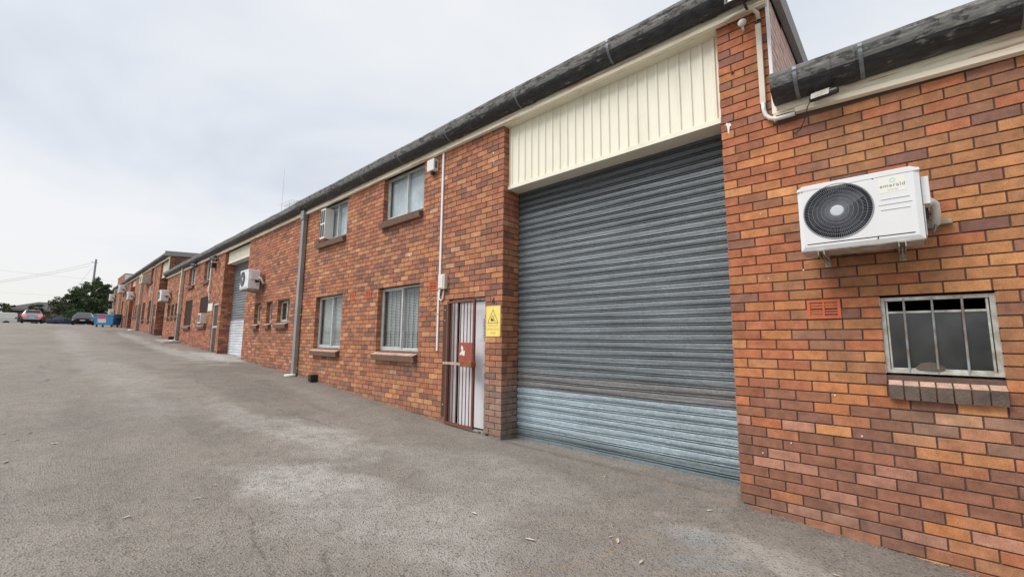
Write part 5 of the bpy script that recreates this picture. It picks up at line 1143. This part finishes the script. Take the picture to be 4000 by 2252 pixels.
tree('loose olive bush left of the large dark tree', -108, -3.0, 5, [((0, 0, 3.0), (1.3, 1.4, 1.4)), ((0, -.9, 4.0), (.6, .6, .7)), ((0, .9, 2.6), (1.2, 1.2, 1.2))], L_olive, .12, .14, 1.1, 8, name='bush', cat='bush')
tree('bright green rounded bush between the blue sedan and the large tree', -100, -.6, 3, [((0, 0, 1.6), (1.3, 1.6, 1.3)), ((0, 1.2, 1.3), (1.0, 1.2, 1.0))], L_green, .1, .14, 1.3, 9, name='bush', cat='bush')
tree('small round green bush in front of the dark tiled roof', -121, -5.6, 5, [((0, 0, 2.9), (1.1, 1.3, 1.2))], L_green, .1, .16, 1.4, 10, name='bush', cat='bush')
tree('low shrubs with pale stems beside the silver hatchback', -105, -4.0, 2.5, [((0, 0, 1.0), (1.0, 1.5, .9)), ((0, -1.3, .8), (.9, .9, .8))], L_olive, .07, .13, 1.1, 14, name='bush', cat='bush')
for i, (y, s, lb) in enumerate(((-15.0, 1.3, 'green hedge shrub leftmost behind the white van'), (-12.6, 1.1, 'lower green hedge shrub behind the middle of the white van'), (-10.4, 1.3, 'green hedge shrub below the left end of the tiled roof'))):
    tree(lb, -125, y, 4, [((0, 0, 1.7*s), (1.2, 1.9, 1.1*s)), ((0, .9, 2.2*s), (.9, 1.0, .8*s)), ((0, -1.0, 1.2*s), (.9, 1.2, .8*s))], L_green if i % 2 else L_olive, .1, .17, 1.1, 20+i, name='hedge', cat='hedge', group='hedge shrubs behind the van')
tree('gum tree whose outer leaves poke in at the left edge', -92.0, -13.6, 10, [((0, 0, 6.3), (2.2, 2.3, 1.8)), ((0, 1.8, 7.0), (1.0, 1.1, .9)), ((0, 1.6, 5.6), (.9, .9, .8))], L_olive, .2, .16, 1.0, 30)
hs = thing('house', 'brown house with a dark hipped tile roof behind the bushes', 'house', (-158, -2.2, 4.75), R(-16))
M_tile = mat('dark_roof_tile', (.055, .048, .052), .85, noise=(2.5, .8, 6), color2=(.085, .075, .08)); 
MB().box(-5, 5, -8, 8, 0, 3.0).build('wall', mat('brown_wall', (.09, .065, .05), .9), hs)
hr = MB(); e_ = 3.05; hr.add([(-5.7, -8.7, e_), (5.7, -8.7, e_), (5.7, 8.7, e_), (-5.7, 8.7, e_), (0, -3.8, 5.2), (0, 4.5, 5.2), (-5.7, -8.7, e_-.18), (5.7, -8.7, e_-.18), (5.7, 8.7, e_-.18), (-5.7, 8.7, e_-.18)], [(0, 1, 4), (1, 2, 5, 4), (2, 3, 5), (3, 0, 4, 5), (0, 6, 7, 1), (1, 7, 8, 2), (2, 8, 9, 3), (3, 9, 6, 0), (6, 9, 8, 7)]); hr.build('roof', M_tile, hs)
MB().box(5.005, 5.05, -5.5, -3.5, .9, 2.2).build('window', M_cglass, hs); MB().box(5.005, 5.05, 0, 2.2, .9, 2.2).build('window', M_cglass, hs); MB().box(5.60, 5.72, -8.7, 8.7, e_-.34, e_-.185).build('gutter', M_barge, hs)
h2 = thing('house', 'distant house with a small grey gable roof at the far left', 'house', (-175, -19, 5.0), R(10))
MB().box(-4, 4, -6, 6, 0, 2.9).build('wall', mat('brown_wall2', (.2, .17, .14), .9), h2); MB().prism([(-6.5, 2.9), (6.5, 2.9), (0, 5.0)], -4.4, 4.4, 'x').build('roof', mat('grey_roof_tile', (.16, .165, .18), .8), h2)
pw = thing('power_pole', 'tall pale power pole rising behind the large tree', 'power pole', (-126.6, 1.85, g(-126)-.2))
MB().tube([(0, 0, 0), (0, 0, 14.2)], [.24, .16], 12).build('shaft', mat('pale_pole', (.28, .30, .33), .8, noise=(2, .4)), pw)
MB().box(-.06, .06, -.65, .3, 13.4, 13.5).build('crossarm', M_barge, pw); MB().lathe([(0, 0), (.05, .02), (.06, .10), (0, .14)], (0, -.6, 13.5), (0, 0, 1), 10).build('insulator', M_barge, pw)
M_wire = mat('wire', (.22, .24, .26), .6)
P0 = Vector((-126.6, 1.3, 17.2))
def wire(label, A, B, sag, r_=.02):
    A, B = Vector(A), Vector(B); o = MB().tube([A.lerp(B, i/14)-Vector((0, 0, 4*sag*(i/14)*(1-i/14))) for i in range(15)], r_, 5).build('power_line', M_wire); return tag(o, label, 'power line')
wire('upper sagging power line running left from the pale pole', P0, (-122, -32, 6.9), 1.8)
wire('lower sagging power line running left from the pale pole', P0-Vector((0, .1, .6)), (-122, -32, 6.7), 1.7)
wire('short stay wire dropping from the pale pole into the tree', (-126.6, 1.6, 16.6), (-124, -.7, 11.5), .1, .018)
wire('faint distant power line crossing high behind the pale pole', (-200, -60, 24), (-200, 18, 20.5), .8, .018)
wire('faint distant power line crossing low behind the pale pole', (-200, -60, 16.5), (-200, 18, 14.5), .8, .016)
an = thing('aerial_mast', 'thin bare mast rising above the roof left of the first downpipe', 'aerial', (-30.2, 6, 5.4)); MB().tube([(0, 0, 0), (0, 0, 8)], [.022, .01], 6).build('mast', M_alu, an); MB().box(-.1, .1, -.1, .1, -.05, .02).build('base', M_barge, an)
tv = thing('tv_antenna', 'small television antenna on the roof above the second roller door', 'antenna', (-23.0, 4.0, 5.25)); MB().tube([(0, 0, 0), (0, 0, 3.6)], .02, 6).build('mast', M_alu, tv)
ta = MB(); ta.tube([(-.7, 0, 3.5), (.7, .2, 3.6)], .012, 5); ta.build('boom', M_alu, tv)
for i in range(6): MB().tube([(-.6+.24*i, -.35+.03*i, 3.5+.017*i), (-.6+.24*i, .35+.03*i, 3.52+.017*i)], .007, 4).build('element', M_alu, tv)

# ================================================================= LITTER AND WEEDS
M_leafd = mat('dry_leaf', (.36, .27, .17), .8, noise=(8, 1, 3), color2=(.22, .13, .07)); M_leafp = mat('pale_leaf', (.52, .45, .34), .8)
lt = MB(); r = random.Random(3)
def fallen(x, y, s, mi):
    a = r.uniform(0, 6.28); c, sn = math.cos(a), math.sin(a); z = g(x)+.010+float(hgt(np.array(x), np.array(y)))
    pts = []
    for (u, v, h) in ((-1, 0, .05), (-.4, .35, .22), (.3, .32, .18), (1, 0, .12), (.35, -.30, .16), (-.35, -.33, .2)):
        pts.append((x+s*(u*c-v*sn*.9), y+s*(u*sn+v*c*.9), z+s*h*r.uniform(.2, 1.2)))
    pts.append((x, y, z)); lt.add(pts, [(0, 1, 6), (1, 2, 6), (2, 3, 6), (3, 4, 6), (4, 5, 6), (5, 0, 6)], mi)
for _ in range(420):
    x = r.uniform(-12, 2.6) if r.random() < .6 else r.uniform(-3.5, 2); y = -abs(r.gauss(0, 1.0))*1.6-.02 if r.random() < .6 else r.uniform(-5.5, -.1)
    if (x-CAM[0])**2+(y-CAM[1])**2 < 2.2: continue
    fallen(x, y, r.uniform(.004, .014), 0 if r.random() < .6 else 1)
for _ in range(900):
    x = r.choice((r.uniform(-10, -4.4), r.uniform(.0, 3), r.uniform(-3.05, .1), r.uniform(.2, 2.6))); y = -abs(r.gauss(0, .035))-.004+(.30 if -3 < x < 0 else 0)
    fallen(x, y, r.uniform(.003, .009), 0 if r.random() < .8 else 1)
for _ in range(46): fallen(r.uniform(-11, 1), r.uniform(-5.2, -.3), r.uniform(.018, .034), 1 if r.random() < .7 else 0)
for (x, y) in ((-5.36, -4.53), (-6.6, -4.4), (-6.7, -4.6), (-6.3, -4.5), (-5.9, -4.2), (-9, -3.9), (-.45, -1.45), (-.2, -1.6), (-.9, -1.9), (-1.5, -1.9)): fallen(x, y, r.uniform(.03, .05), 1)
ld = lt.build('leaf_litter', [M_leafd, M_leafp]); tag(ld, 'scattered dry leaves and chips over the asphalt', 'leaf litter', kind='stuff')
M_weed = mat('weed_green', (.06, .16, .03), .6)
for (x, y, n_, s, lb) in ((-3.28, -.03, 26, .05, 'larger tuft of green weed at the foot of the pillar'), (-3.42, -.02, 14, .035, 'smaller green weed in the doorway corner')):
    t = thing('weed', lb, 'weed', (x, y, g(x))); mb = MB(); mb.tube([(0, 0, -.01), (0, 0, .02)], .004, 5); mb.build('stem', M_weed, t); lv = MB()
    for _ in range(n_):
        a = r.uniform(0, 6.28); l = s*r.uniform(.5, 1.2); h = l*r.uniform(.4, 1); lv.add([(0, 0, .005), (l*.5*math.cos(a)-.008*math.sin(a), l*.5*math.sin(a)+.008*math.cos(a), h*.8), (l*math.cos(a), l*math.sin(a), h*.6), (l*.5*math.cos(a)+.008*math.sin(a), l*.5*math.sin(a)-.008*math.cos(a), h*.8)], [(0, 1, 2, 3)])
    lv.build('leaves', M_weed, t)
